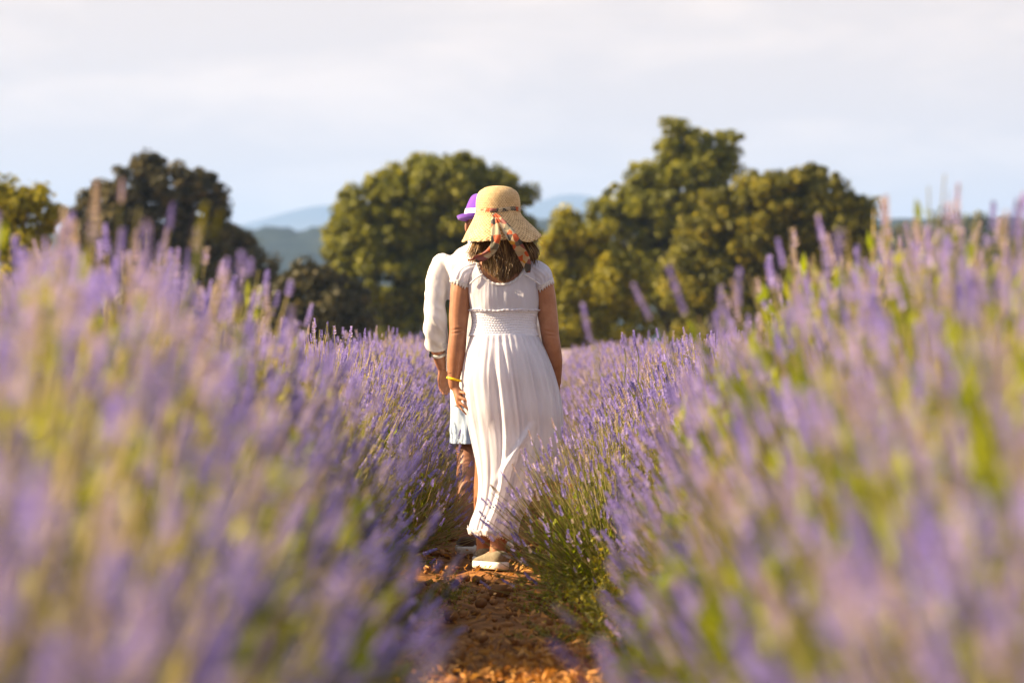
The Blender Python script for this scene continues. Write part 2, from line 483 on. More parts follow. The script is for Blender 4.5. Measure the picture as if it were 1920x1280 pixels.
leaf_t = np.array([(0, -0.5, 0), (0.42, 0.0, 0.08), (0, 0.5, 0), (-0.42, 0.0, 0.08)])
def leaf_cloud(centres, radii, per, size, squash=0.8):
    """many small leaves spread through ball-shaped clumps; returns verts, faces, per-vertex random"""
    centres = np.asarray(centres); n = len(centres) * per
    d = rng.normal(size=(n, 3)); d /= np.linalg.norm(d, axis=1)[:, None]
    rr = rng.random(n) ** 0.45
    c = np.repeat(centres, per, 0); r = np.repeat(np.asarray(radii), per)
    p = c + d * (rr * r)[:, None] * np.array([1, 1, squash])
    nrm = d + rng.normal(size=(n, 3)) * 0.7 + np.array([0, 0, 0.35]); nrm /= np.linalg.norm(nrm, axis=1)[:, None]
    a = np.cross(nrm, rng.normal(size=(n, 3))); a /= np.linalg.norm(a, axis=1)[:, None] + 1e-9
    b = np.cross(nrm, a)
    s = size * rng.uniform(0.6, 1.35, n)[:, None, None]
    v = p[:, None] + s * (leaf_t[None, :, 0:1] * a[:, None] + leaf_t[None, :, 1:2] * b[:, None] + leaf_t[None, :, 2:3] * nrm[:, None])
    f = np.arange(n * 4).reshape(-1, 4)
    cl = np.repeat(rng.random(len(centres)), per)
    rnd = np.clip(0.55 * rng.random(n) + 0.45 * cl, 0, 1)
    return v.reshape(-1, 3), f, np.repeat(rnd, 4)

cs, rs = [], []
for _ in range(300):
    x = rng.uniform(22, 84); y = rng.uniform(446, 486)
    z = float(right_hill(np.array([x]))[0]) * math.sin((y - 440) / 90 * PI) ** 0.7 + (-40) * (1 - math.sin((y - 440) / 90 * PI) ** 0.7)
    hgt = rng.uniform(2.2, 4.6)
    for _k in range(4):
        cs.append((x + rng.normal(0, 0.9), y + rng.normal(0, 0.9), z + hgt * rng.uniform(0.35, 0.85))); rs.append(rng.uniform(0.9, 1.7))
v, f, r = leaf_cloud(cs, rs, 45, 0.55)
tag(link('far_wood', mesh_np('far_wood', v, f, r), M['far_wood']), 'hazy grey-green wood covering the far hill at right', kind='stuff')

mp = at(1778, 395, 478)
mb = MB().add(*tube([(0, 0, -3), (0, 0, 0), (0, 0, 2.6)], [0.09, 0.08, 0.04], 8))
mr = empty('antenna_mast', (mp.x, mp.y, mp.z)); tag(mr, 'thin antenna mast rising from the far wooded hill at right', 'mast')
link('pole', mb.mesh('pole'), M['mast'], mr)
for hz, L in ((1.7, 0.35), (2.3, 0.2)): link('crossbar', MB().add(*tube([(-L, 0, hz), (L, 0, hz)], 0.03, 6)).mesh('crossbar'), M['mast'], mr)

# the air: one closed box round everything
hm, hn, hl = mat_new('haze')
ho = hn.new('ShaderNodeOutputMaterial'); hv_ = hn.new('ShaderNodeVolumePrincipled')
hv_.inputs['Color'].default_value = (0.36, 0.58, 1.0, 1); hv_.inputs['Density'].default_value = 0.00016; hv_.inputs['Anisotropy'].default_value = 0.1
hl.new(hv_.outputs[0], ho.inputs['Volume'])
hx, hy0, hy1, hz0, hz1 = 9600, -60, 9600, -42, 320
hzv = [(x, y, z) for z in (hz0, hz1) for y in (hy0, hy1) for x in (-hx, hx)]
hzf = [(0, 2, 3, 1), (4, 5, 7, 6), (0, 1, 5, 4), (2, 6, 7, 3), (0, 4, 6, 2), (1, 3, 7, 5)]
tag(link('haze', MB().add(hzv, hzf).mesh('haze'), hm), kind='stuff')

# ------------------------------------------------------------------ trees
def tree(name, label, cat, Y, lobes, mat, base_px, density=1.0, leaf=0.125, clump=0.33, depth=0.9, per=100, group='trees beyond the lavender field', hollow=0.55):
    """lobes: (x, y, half width, half height) measured in the photograph, turned into metres at distance Y"""
    base = at(base_px, 640, Y); zb = float(gz(0, Y)) - 0.05
    root = empty(name, (base.x, Y, zb)); tag(root, label, cat, group)
    k = Y / FPX
    cs, rs, limbs = [], [], []
    for (lx, ly, rx, ry) in lobes:
        c = at(lx, ly, Y); a, b = rx * k, ry * k; dpt = depth * (a + b) * 0.5
        off = rng.uniform(-0.5, 0.5) * dpt * 1.3
        area = (a * b + a * dpt + b * dpt)
        nn = max(5, int(density * 6.0 * area / clump ** 2 * 0.36))
        d = rng.normal(size=(nn, 3)); d /= np.linalg.norm(d, axis=1)[:, None]
        rr = hollow + (1 - hollow) * rng.random(nn) ** 0.6
        a, dpt, b = a * 1.08, dpt * 1.08, b * 1.08; edge_r = np.clip(min(a, b) - clump * 0.5, 0.05, None) / min(a, b)
        p = np.array([c.x, Y + off, c.z]) + d * rr[:, None] * np.array([a, dpt, b]) * edge_r
        p += rng.normal(size=p.shape) * clump * 0.18
        ns = max(3, nn // 3); d2 = rng.normal(size=(ns, 3)); d2 /= np.linalg.norm(d2, axis=1)[:, None]     # stray tufts on the outline
        q = np.array([c.x, Y + off, c.z]) + d2 * rng.uniform(0.96, 1.16, (ns, 1)) * np.array([a, dpt, b]) * edge_r
        cs += list(q - np.array([base.x, Y, zb])); rs += list(clump * rng.uniform(0.3, 0.6, ns))
        cs += list(p - np.array([base.x, Y, zb])); rs += list(clump * rng.uniform(0.4, 1.3, nn))
        limbs.append((c.x - base.x, off, c.z - zb, min(a, b)))
    cs = np.array(cs); ok = cs[:, 2] > 0.15
    cs = cs[ok]; rs = np.array(rs)[ok]
    v, f, r = leaf_cloud(cs, rs, per, leaf)
    link('crown', mesh_np('crown', v, f, r), mat, root)
    top = max(l[2] for l in limbs)
    mb = MB().add(*tube([(0, 0, -0.3), (0.05, 0.05, 0.8), (-0.05, 0, 0.24 * top + 0.6), (0.0, 0, 0.55 * top)], [0.26, 0.2, 0.16, 0.1], 10, 12))
    link('trunk', mb.mesh('trunk'), M['bark'], root, True)
    mb = MB()
    for (x, y, z, s) in limbs:
        z0 = min(0.35 * top + 0.2, z * 0.6)
        mb.add(*tube([(0, 0, z0), (x * 0.45, y * 0.45, z0 + (z - z0) * 0.45 + 0.15), (x * 0.92, y * 0.92, z)], [0.09, 0.06, 0.025], 6, 7))
    link('limb', mb.mesh('limb'), M['bark'], root, True)
    return root

tree('oak_tree', 'dark brownish-green oak left of the centre tree, with sky gaps in its uneven crown', 'tree', 112,
     [(230, 430, 70, 50), (360, 450, 70, 50), (285, 318, 40, 32), (330, 345, 55, 40), (240, 352, 55, 40), (195, 378, 50, 36), (385, 352, 45, 36), (405, 395, 26, 30), (160, 405, 35, 40), (300, 400, 75, 50), (400, 440, 45, 45), (230, 440, 90, 60),
      (345, 465, 95, 60), (440, 470, 48, 42), (480, 510, 42, 42), (300, 540, 130, 70), (420, 560, 90, 70), (180, 520, 60, 80)], M['oak_dark'], 300, 0.8, clump=0.30)
tree('oak_tree', 'broad rounded sunlit green oak standing straight behind the walking couple', 'tree', 120,
     [(840, 350, 70, 50), (780, 385, 90, 55), (890, 385, 70, 50), (700, 450, 80, 60), (800, 325, 52, 40), (880, 318, 46, 36), (735, 350, 52, 42), (680, 385, 45, 45), (935, 355, 42, 40), (985, 368, 26, 20), (650, 430, 42, 50), (755, 425, 80, 60), (850, 410, 80, 62), (930, 435, 65, 60), (985, 430, 30, 40),
      (640, 500, 44, 55), (720, 520, 95, 75), (850, 525, 110, 80), (960, 530, 70, 80), (760, 610, 130, 60), (900, 615, 110, 60), (680, 590, 80, 60)], M['oak_mid'], 810, 1.0)
tree('low_oak', 'low dark bushy oak at the left foot of the centre tree', 'tree', 92,
     [(575, 525, 48, 42), (625, 545, 42, 46), (530, 565, 38, 42), (590, 600, 80, 55), (660, 590, 45, 60), (500, 600, 55, 50), (600, 660, 120, 60)], M['oak_dark'], 590, 1.05)
tree('oak_tree', 'tallest tree at right, airy olive crown reaching highest into the sky', 'tree', 124,
     [(1262, 250, 26, 36), (1262, 292, 36, 46), (1315, 300, 60, 45), (1228, 348, 46, 46), (1290, 352, 70, 50), (1310, 270, 34, 32), (1365, 268, 34, 26), (1295, 315, 55, 38), (1350, 310, 45, 36), (1212, 335, 38, 36), (1240, 380, 62, 50), (1330, 350, 55, 36), (1165, 372, 42, 34), (1130, 405, 38, 40),
      (1180, 450, 70, 56), (1205, 405, 70, 50), (1260, 470, 90, 70), (1300, 395, 60, 50), (1340, 440, 60, 60), (1270, 430, 60, 45), (1220, 530, 90, 80), (1290, 560, 90, 90)], M['oak_mid'], 1250, 0.62, clump=0.30)
tree('golden_shrub', 'low golden-lit shrubby tree between the straw hat and the tallest tree', 'tree', 100,
     [(1066, 412, 22, 22), (1052, 446, 44, 32), (1105, 450, 42, 40), (1030, 470, 28, 34), (1075, 520, 70, 62), (1150, 530, 64, 70), (1060, 600, 62, 62), (1140, 620, 84, 60), (1100, 680, 130, 50)], M['shrub_gold'], 1090, 1.0)
tree('oak_tree', 'dark round evergreen oak at right with golden-lit left shoulder', 'tree', 106,
     [(1470, 372, 80, 50), (1560, 420, 80, 60), (1420, 440, 90, 60), (1420, 352, 52, 36), (1520, 338, 48, 32), (1352, 392, 48, 42), (1440, 398, 75, 50), (1555, 372, 48, 46), (1605, 408, 34, 46), (1310, 440, 45, 44), (1290, 500, 50, 60), (1385, 470, 95, 66), (1510, 455, 100, 70), (1600, 470, 42, 60),
      (1330, 545, 90, 70), (1460, 570, 130, 80), (1575, 550, 66, 66), (1400, 640, 150, 60)], M['oak_olive'], 1450, 1.05)
tree('small_tree', 'pale yellow-green treetop showing at the far left edge behind blurred lavender', 'tree', 70,
     [(20, 372, 40, 36), (60, 378, 26, 30), (-30, 360, 40, 40), (95, 400, 20, 24), (20, 440, 80, 50), (40, 540, 90, 90)], M['shrub_gold'], 20, 0.75, clump=0.3, leaf=0.12)

# ------------------------------------------------------------------ lavender bushes
def unit(a): return a / (np.linalg.norm(a, axis=-1, keepdims=True) + 1e-9)
# a flower head: whorls of small florets round a thin core
def head_template(seed):
    g = np.random.default_rng(seed)
    V, F = [], []
    zs = [-0.022, 0.0, 0.010, 0.019, 0.027, 0.034, 0.040] if seed == 1 else [0.0, 0.010, 0.019, 0.027] if seed == 3 else [0.0, 0.009, 0.018, 0.026, 0.034, 0.041, 0.047, 0.052]
    for i, z in enumerate(zs):
        rad = 0.0094 * (1 - 0.09 * i) if z >= 0 else 0.006
        m = 6 if i < len(zs) - 2 else 4
        for k in range(m):
            a = 2 * PI * (k + 0.5 * (i % 2)) / m + g.uniform(-0.25, 0.25)
            o = np.array([math.cos(a), math.sin(a), 0]); t = np.array([-math.sin(a), math.cos(a), 0])
            r_ = rad * g.uniform(0.8, 1.25); w = 0.0036 * g.uniform(0.8, 1.3); up = 0.0095 * g.uniform(0.8, 1.2)
            b = len(V)
            V += [o * 0.0012 + np.array([0, 0, z]), o * r_ * 0.75 + t * w + np.array([0, 0, z + up * .5]), o * r_ + np.array([0, 0, z + up]), o * r_ * 0.75 - t * w + np.array([0, 0, z + up * .5])]
            F.append((b, b + 1, b + 2, b + 3))
    return np.array(V), np.array(F)
HEADS = [head_template(s) for s in range(4)]

def frames(d):
    a = unit(np.cross(d, np.where(np.abs(d[:, 2:3]) > 0.9, [[1.0, 0, 0]], [[0, 0, 1.0]])))
    return a, np.cross(d, a)

def bush_meshes(n, seed, rx=0.60, hz=1.0, lean=0.0, n_leaf=2400, hs=1.0, bloom=0.75, leaf_top=0.62, lw=1.0):
    g = np.random.default_rng(seed)
    az = g.uniform(0, 2 * PI, n); ct = g.uniform(0.02, 1, n) ** 0.85; st = np.sqrt(1 - ct ** 2)
    k = 1 + np.clip(g.normal(0, 0.065, n), -0.3, 0.10) - 0.25 * (g.random(n) ** 5)
    lump = 1 + 0.07 * np.sin(3 * az + seed) * st
    T = np.column_stack([st * np.cos(az) * rx * k * lump + lean, st * np.sin(az) * rx * k * lump, 0.10 + (hz - 0.16) * ct ** 0.9 * k])
    B = np.column_stack([st * np.cos(az) * 0.20, st * np.sin(az) * 0.20, 0.10 + 0.25 * ct * g.uniform(0.3, 1, n)])
    C = (B + T) / 2 + np.column_stack([np.cos(az) * st * 0.05, np.sin(az) * st * 0.05, -0.03 * st]) + g.normal(0, 0.03, (n, 3))
    T = T + g.normal(0, 0.025, (n, 3)) * [1, 1, 0.6]
    ts = np.array([0, 0.35, 0.7, 1.0])
    P = ((1 - ts) ** 2)[None, :, None] * B[:, None] + (2 * ts * (1 - ts))[None, :, None] * C[:, None] + (ts ** 2)[None, :, None] * T[:, None]
    # stems: three-sided, tapering
    dd = unit(T - B); a, b = frames(dd)
    rad = np.array([0.0026, 0.0024, 0.0021, 0.0016])
    an = np.array([0, 2 * PI / 3, 4 * PI / 3])
    ring = np.cos(an)[None, None, :, None] * a[:, None, None] + np.sin(an)[None, None, :, None] * b[:, None, None]
    SV = (P[:, :, None] + ring * rad[None, :, None, None]).reshape(-1, 3)
    base = np.arange(n) * 12; SF = []
    for s in range(3):
        for j in range(3):
            q = (j + 1) % 3
            SF.append(np.column_stack([base + s * 3 + j, base + s * 3 + q, base + (s + 1) * 3 + q, base + (s + 1) * 3 + j]))
    SF = np.concatenate(SF)
    sr = g.random(n)
    stems = mesh_np('stems', SV, SF, np.repeat(sr, 12))
    # heads
    td = unit(T - C + np.array([0, 0, 0.05])); a, b = frames(td)
    HV, HF, HR = [], [], []; off = 0
    which = np.where(g.random(n) < bloom * np.clip(0.25 + 2.2 * ct, 0, 1), g.integers(0, 4, n), 9); sc = g.uniform(0.55, 1.08, n) * hs
    hr = np.where(g.random(n) < 0.2, g.uniform(0.75, 1, n), np.clip(g.normal(0.42, 0.2, n), 0, 0.72))
    for w in range(4):
        idx = np.where(which == w)[0]; tv, tf = HEADS[w]
        V = T[idx, None] + sc[idx, None, None] * (tv[None, :, 0:1] * a[idx, None] + tv[None, :, 1:2] * b[idx, None] + tv[None, :, 2:3] * td[idx, None])
        HV.append(V.reshape(-1, 3)); HF.append((tf[None] + (np.arange(len(idx)) * len(tv))[:, None, None]).reshape(-1, 4) + off); off += len(idx) * len(tv)
        HR.append(np.repeat(hr[idx], len(tv)) + np.repeat(g.normal(0, 0.13, (len(idx), len(tv) // 4)), 4, 1).ravel())
    heads = mesh_np('flower_heads', np.concatenate(HV), np.concatenate(HF), np.clip(np.concatenate(HR), 0, 1))
    # narrow leaves on the lower stems and through the dome
    m = n_leaf; i = g.integers(0, n, m); t = g.uniform(0.0, leaf_top, m)
    p = ((1 - t) ** 2)[:, None] * B[i] + (2 * t * (1 - t))[:, None] * C[i] + (t ** 2)[:, None] * T[i] + g.normal(0, 0.018, (m, 3))
    d = unit(dd[i] + g.normal(0, 0.45, (m, 3)) + [0, 0, 0.2]); a, b = frames(d)
    L = g.uniform(0.03, 0.062, m)[:, None]; Wd = lw * g.uniform(0.0035, 0.0075, m)[:, None]
    LV = np.stack([p, p + d * L * 0.5 + a * Wd + b * 0.002, p + d * L, p + d * L * 0.5 - a * Wd + b * 0.002], 1).reshape(-1, 3)
    leaves = mesh_np('leaves', LV, np.arange(m * 4).reshape(-1, 4), np.repeat(np.clip(g.normal(0.5, 0.25, m), 0, 1), 4))
    stems.materials.append(M['stem']); heads.materials.append(M['flower']); leaves.materials.append(M['leaf'])
    return stems, heads, leaves

VAR = [bush_meshes(820, 100 + s, bloom=bl, n_leaf=nl, leaf_top=lt, lw=1.5 if s == 5 else 1.15) for s, (bl, nl, lt) in enumerate([(0.85, 3200, 0.58), (0.64, 5200, 0.70), (0.78, 3900, 0.62), (0.42, 8000, 0.84), (0.70, 4600, 0.66), (0.34, 14000, 0.92)])]
PART_NAMES = ('stems', 'flower_heads', 'foliage')
def make_bush(mset):
    root = empty('lavender_bush')
    for nm, me in zip(PART_NAMES, mset):
        o = bpy.data.objects.new(nm, me); COL.objects.link(o); o.parent = root
        o['kind'] = 'stuff'
    return root
PROTO = [make_bush(m) for m in VAR]
used = set()
def place_bush(i, x, y, s, rz, label, group, sz=None, tilt=(0, 0)):
    root = PROTO[i]
    if i in used:
        c = root.copy(); COL.objects.link(c)
        for ch in root.children:
            d = ch.copy(); COL.objects.link(d); d.parent = c
        root = c
    used.add(i)
    root.location = (x, y, float(gz(x, y)) + 0.04)
    root.rotation_euler = (tilt[0], tilt[1], rz)
    root.scale = (s, s, sz or s)
    tag(root, label, 'lavender bush', group)
    return root

def near_k(y): return float(np.clip((13.5 - y) / 5.5, 0, 1))
def bush_label(y, side, other):
    return (f'large blurred lavender bush close to the camera, {side} of the path' if y < 8 else
            f'softly blurred lavender bush {side} of the path, nearer than the couple' if y < 14.5 else
            f'sharp lavender bush {side} of the path, beside the {other}' if y < 21 else
            f'lavender bush at the far end of the {side} row, before the trees')
k = 0
for sx, side, other in ((-1, 'left', 'man in the white shirt'), (1, 'right', 'woman in the white dress')):
    y = 2.3
    while y < 44:
        kn = near_k(y)
        s = (1.0 + 0.16 * kn) * random.uniform(0.95, 1.05)
        sz = float(np.interp(y, [2.8, 4, 6, 8, 11, 13.5], [1.12, 1.16, 1.24, 1.30, 1.22, 1.03] if sx < 0 else [1.10, 1.12, 1.20, 1.32, 1.27, 1.02])) * random.uniform(0.94, 1.05)
        xx = sx * float(np.interp(y, [2.8, 4.4, 6.5, 9, 9.5, 14.5, 15], [0.72, 0.78, 0.92, 0.94, 1.0, 1.0, 0.96])) + random.uniform(-0.05, 0.05)
        leafy_here = (4.0 < y < 5.0 or 5.6 < y < 6.6 or 7.4 < y < 9.4) if sx > 0 else (4.1 < y < 4.8 or 6.0 < y < 6.9 or 9.2 < y < 10.7 or 12 <= y < 12.3)
        place_bush(5 if leafy_here else (3 if (k % 3 == 1 and y < 15) else (k * 2 + (k // 5)) % 5), xx, y, s, random.uniform(0, 6.28), bush_label(y, side, other), f'lavender bushes in the row {side} of the path', sz)
        y += random.uniform(0.50, 0.66) if y < 24 else random.uniform(0.75, 0.95); k += 1
        if sx < 0:                                   # gaps in the left row let the low sun reach the path
            for g0, g1 in ((10.6, 12.0), (16.35, 17.8)):
                if g0 < y < g1: y = g1
# the bush that leans out over the path before the woman's skirt
place_bush(2, 0.45, 15.0, 0.85, 1.1, 'lavender bush leaning over the path across the hem of the white dress', 'lavender bushes in the row right of the path', 0.80, (0, R(-6)))
place_bush(4, -0.60, 17.75, 0.80, 2.3, 'lavender bush leaning over the path in front of the man\'s bare legs', 'lavender bushes in the row left of the path', 0.70, (0, R(6)))
# next rows out
for sx in (-1, 1):
    y = 6.0
    while y < 46:
        lab = 'lavender bush in the next row beyond the %s row' % ('left' if sx < 0 else 'right')
        place_bush(k % 5, sx * (2.75 + random.uniform(-0.08, 0.08)), y, random.uniform(0.95, 1.08), random.uniform(0, 6.28), lab, 'lavender bushes in the outer rows')
        y += random.uniform(0.9, 1.1); k += 1

# ------------------------------------------------------------------ materials for the walkers
M['skin'] = principled('tanned_skin', [(0.3, (0.24, 0.098, 0.046)), (0.5, (0.30, 0.128, 0.062)), (0.7, (0.36, 0.16, 0.082))], 16, 0.5, 220, 0.12, 0.001, 0.35)
M['skin_man'] = principled('man_skin', [(0.35, (0.25, 0.105, 0.055)), (0.65, (0.33, 0.145, 0.08))], 9, 0.5, 220, 0.12, 0.001, 0.35)
M['gauze'] = cloth('white_gauze', (0.77, 0.77, 0.86), 0.44, 34, 0.5, 0.006, (1, 1, 0.18))
M['smock'] = cloth('white_smocking', (0.77, 0.76, 0.84), 0.2, 90, 0.35, 0.002, (0.4, 0.4, 1.6))
M['lace'] = cloth('white_lace', (0.82, 0.81, 0.83), 0.25, 160, 0.7, 0.003, (1, 1, 1), (0.62, 0.58, 0.58))
M['shirt'] = cloth('white_shirt', (0.80, 0.77, 0.76), 0.22, 10, 0.5, 0.012, (1, 1, 0.8))
M['denim'] = cloth('pale_denim', (0.50, 0.60, 0.72), 0.05, 14, 0.5, 0.008, (1, 1, 0.6), (0.42, 0.52, 0.66))
M['hair'] = leafy('brown_hair', [(0.0, (0.045, 0.022, 0.008)), (0.45, (0.12, 0.062, 0.022)), (0.8, (0.27, 0.155, 0.055)), (1.0, (0.45, 0.29, 0.11))], 0.15, 0.38, 0.0, (1.2, 1.0, 0.6))
M['purple_felt'] = cloth('purple_felt', (0.15, 0.045, 0.42), 0.0, 40, 0.15, 0.002, (1, 1, 1), (0.13, 0.04, 0.36))
M['band_white'] = cloth('white_band', (0.78, 0.74, 0.76), 0.0, 80, 0.1, 0.002)
M['yellow_plastic'] = principled('yellow_plastic', [(0, (0.85, 0.55, 0.01))], rough=0.35)
M['steel'] = principled('steel', [(0, (0.62, 0.60, 0.57))], rough=0.3, spec=0.8)
M['dark_glass'] = principled('dark_glass', [(0, (0.02, 0.02, 0.025))], rough=0.15)
M['cord'] = principled('dark_cord', [(0, (0.10, 0.05, 0.03))], rough=0.9)
M['shoe'] = cloth('bronze_canvas', (0.20, 0.165, 0.105), 0.0, 60, 0.3, 0.002, (1, 1, 1), (0.14, 0.115, 0.07))
M['shoe_dark'] = cloth('brown_leather', (0.10, 0.055, 0.03), 0.0, 40, 0.3, 0.002)
M['rubber_white'] = principled('white_rubber', [(0.4, (0.62, 0.58, 0.5)), (0.6, (0.74, 0.71, 0.64))], 20, 0.6)
M['eye'] = principled('eye', [(0, (0.75, 0.73, 0.7))], rough=0.2)

def straw_material():
    m, n, l = mat_new('straw')
    out = n.new('ShaderNodeOutputMaterial'); p = n.new('ShaderNodeBsdfPrincipled'); p.inputs['Roughness'].default_value = 0.6
    t = n.new('ShaderNodeBsdfTranslucent')
    at_ = n.new('ShaderNodeAttribute'); at_.attribute_name = 'rnd'
    c = ramp(n, l, at_.outputs['Fac'], [(0.0, (0.30, 0.17, 0.06)), (0.35, (0.58, 0.39, 0.17)), (0.75, (0.74, 0.54, 0.27)), (1.0, (0.82, 0.65, 0.38))])
    l.new(c, p.inputs['Base Color']); l.new(c, t.inputs['Color'])
    l.new(bump(n, l, noise(n, l, 500, 2), 0.5, 0.001), p.inputs['Normal'])
    mx = n.new('ShaderNodeMixShader'); mx.inputs[0].default_value = 0.22
    l.new(p.outputs[0], mx.inputs[1]); l.new(t.outputs[0], mx.inputs[2]); l.new(mx.outputs[0], out.inputs[0])
    return m
M['straw'] = straw_material()

def scarf_material():
    m, n, l = mat_new('printed_scarf')
    out = n.new('ShaderNodeOutputMaterial'); p = n.new('ShaderNodeBsdfPrincipled'); p.inputs['Roughness'].default_value = 0.7
    t = n.new('ShaderNodeBsdfTranslucent')
    tc = n.new('ShaderNodeTexCoord'); v = n.new('ShaderNodeTexVoronoi'); v.inputs['Scale'].default_value = 36
    l.new(tc.outputs['Object'], v.inputs['Vector'])
    sx = n.new('ShaderNodeSeparateColor'); l.new(v.outputs['Color'], sx.inputs[0])
    r = n.new('ShaderNodeValToRGB'); r.color_ramp.interpolation = 'CONSTANT'
    stops = [(0, (0.60, 0.48, 0.30)), (0.26, (0.62, 0.13, 0.04)), (0.40, (0.09, 0.08, 0.07)), (0.56, (0.62, 0.33, 0.04)), (0.66, (0.32, 0.11, 0.09)), (0.76, (0.50, 0.43, 0.28)), (0.92, (0.20, 0.18, 0.13))]
    el = r.color_ramp.elements
    while len(el) < len(stops): el.new(0.5)
    for e, (q, c) in zip(el, stops): e.position = q; e.color = (*c, 1)
    l.new(sx.outputs[0], r.inputs[0]); l.new(r.outputs[0], p.inputs['Base Color']); l.new(r.outputs[0], t.inputs['Color'])
    mx = n.new('ShaderNodeMixShader'); mx.inputs[0].default_value = 0.4
    l.new(p.outputs[0], mx.inputs[1]); l.new(t.outputs[0], mx.inputs[2]); l.new(mx.outputs[0], out.inputs[0])
    return m
M['scarf'] = scarf_material()

def strip(pts, width, wdir, name, mat, parent, across=6, m=40, fold=0.006, twist=0.0, seed=0):
    """a cloth ribbon of real thickness along a path, with lengthwise folds"""
    pts = np.asarray(pts, dtype=float)
    w = np.full(len(pts), width) if np.isscalar(width) else np.asarray(width)
    q = spline(np.column_stack([pts, w]), m); p, w = q[:, :3], q[:, 3]
    t = unit(np.gradient(p, axis=0)); wd = np.asarray(wdir, dtype=float)
    a = unit(wd - t * (t @ wd)[:, None]); b = np.cross(t, a)
    g = np.linspace(-0.5, 0.5, across + 1)
    tw = np.linspace(0, twist, m)
    V = []
    for i in range(m):
        aa = a[i] * math.cos(tw[i]) + b[i] * math.sin(tw[i]); bb = np.cross(t[i], aa)
        V.append(p[i] + g[:, None] * w[i] * aa + (np.sin(g * 9 + i * 0.23 + seed) * fold)[:, None] * bb)
    n = across + 1
    V = np.concatenate(V)
    F = [(i * n + j, i * n + j + 1, (i + 1) * n + j + 1, (i + 1) * n + j) for i in range(m - 1) for j in range(across)]
    me = mesh_np(name, V, np.array(F))
    o = link(name, me, mat, parent, True)
    s = o.modifiers.new('thickness', 'SOLIDIFY'); s.thickness = 0.0012
    return o

def ruffle(loop, out_c, name, mat, parent, width=0.014, amp=0.004, freq=90, droop=(0, 0, -0.3), m=260):
    """a gathered edge following a boundary loop"""
    p = smooth_loop(loop, 10)
    d = np.linalg.norm(np.diff(np.vstack([p, p[:1]]), axis=0), axis=1); s = np.concatenate([[0], np.cumsum(d)])
    u = np.linspace(0, s[-1], m, endpoint=False)
    pp = np.vstack([p, p[:1]])
    p = np.column_stack([np.interp(u, s, pp[:, k]) for k in range(3)])
    t = unit(np.roll(p, -1, 0) - np.roll(p, 1, 0))
    c = np.asarray(out_c)
    o = p - c; o -= t * np.sum(o * t, 1)[:, None]; o = unit(o)          # outwards from the opening
    inn = unit(-o * 0.6 + np.asarray(droop))
    nb = np.cross(t, inn)
    wv = np.sin(np.arange(m) * 2 * PI * freq / m * 0.5 + 1.5 * np.sin(np.arange(m) * 0.13))
    rings = []
    for k, fr in enumerate((-0.35, 0.0, 0.4, 0.75, 1.0)):
        rings.append(p + inn * (fr * width * (1 + 0.25 * (fr > 0.9) * wv))[:, None] + nb * (amp * max(fr, 0) * wv)[:, None] + o * 0.003)
    v = np.concatenate(rings); f = [(k * m + j, k * m + (j + 1) % m, (k + 1) * m + (j + 1) % m, (k + 1) * m + j) for k in range(4) for j in range(m)]
    ob = link(name, mesh_np(name, v, np.array(f)), mat, parent, True)
    sd = ob.modifiers.new('thickness', 'SOLIDIFY'); sd.thickness = 0.0015
    return ob

def ring_band(c, axis, r, h, thick, n=28, flat=1.0):
    """a bracelet-like closed band round an axis"""
    ax = Vector(axis).normalized(); q = Vector((0, 0, 1)).rotation_difference(ax)
    an = np.linspace(0, 2 * PI, n, endpoint=False); prof = [(r, -h / 2), (r + thick, -h / 2 * 0.7), (r + thick, h / 2 * 0.7), (r, h / 2)]
    V, F = [], []
    for (rr, z) in prof:
        for a in an: V.append(np.array(c) + np.array(q @ Vector((rr * math.cos(a), rr * flat * math.sin(a), z))))
    k = len(prof)
    for i in range(k):
        for j in range(n):
            F.append((i * n + j, i * n + (j + 1) % n, ((i + 1) % k) * n + (j + 1) % n, ((i + 1) % k) * n + j))
    return V, F

def head_shapes(mb, c, s=1.0):
    """skull, jaw, nose, lips and ears; the face looks along +Y"""
    c = np.array(c)
    mb.add(*ball(c + np.array([0, -0.005, 0.02]) * s, np.array((0.074, 0.094, 0.098)) * s, 22, 16))
    mb.add(*ball(c + np.array([0, 0.03, -0.055]) * s, np.array((0.056, 0.062, 0.065)) * s, 18, 12))
    mb.add(*ball(c + np.array([0, 0.075, -0.098]) * s, np.array((0.024, 0.020, 0.018)) * s, 10, 8))
    mb.add(*tube([c + np.array([0, 0.088, 0.018]) * s, c + np.array([0, 0.101, -0.008]) * s, c + np.array([0, 0.108, -0.028]) * s], [0.008 * s, 0.010 * s, 0.0135 * s], 10))
    mb.add(*tube([c + np.array([-0.022, 0.082, -0.064]) * s, c + np.array([0, 0.094, -0.062]) * s, c + np.array([0.022, 0.082, -0.064]) * s], [0.005 * s, 0.009 * s, 0.005 * s], 8))
    for sx in (-1, 1):
        mb.add(*ball(c + np.array([sx * 0.083, -0.008, -0.012]) * s, np.array((0.010, 0.018, 0.031)) * s, 12, 10))

def hand_shapes(mb, wrist, knuckles, tips, thumb, r=0.0082):
    """palm from the wrist to four knuckles, four bent fingers and a thumb from the side of the palm"""
    w = np.array(wrist)
    for kn in knuckles:
        kn = np.array(kn); mb.add(*tube([w, w * 0.5 + kn * 0.5, kn], [0.019, 0.0135, 0.0105], 10))
    for (kn, mid, tip), rr in zip([(np.array(a), np.array(b[0]), np.array(b[1])) for a, b in zip(knuckles, tips)], (1.0, 1.04, 1.0, 0.86)):
        mb.add(*tube([kn, mid, tip], [r * 1.12 * rr, r * rr, r * 0.78 * rr], 10, 9))
    mb.add(*tube(thumb, [0.014, 0.0115, 0.0095, 0.0078], 10, 9))

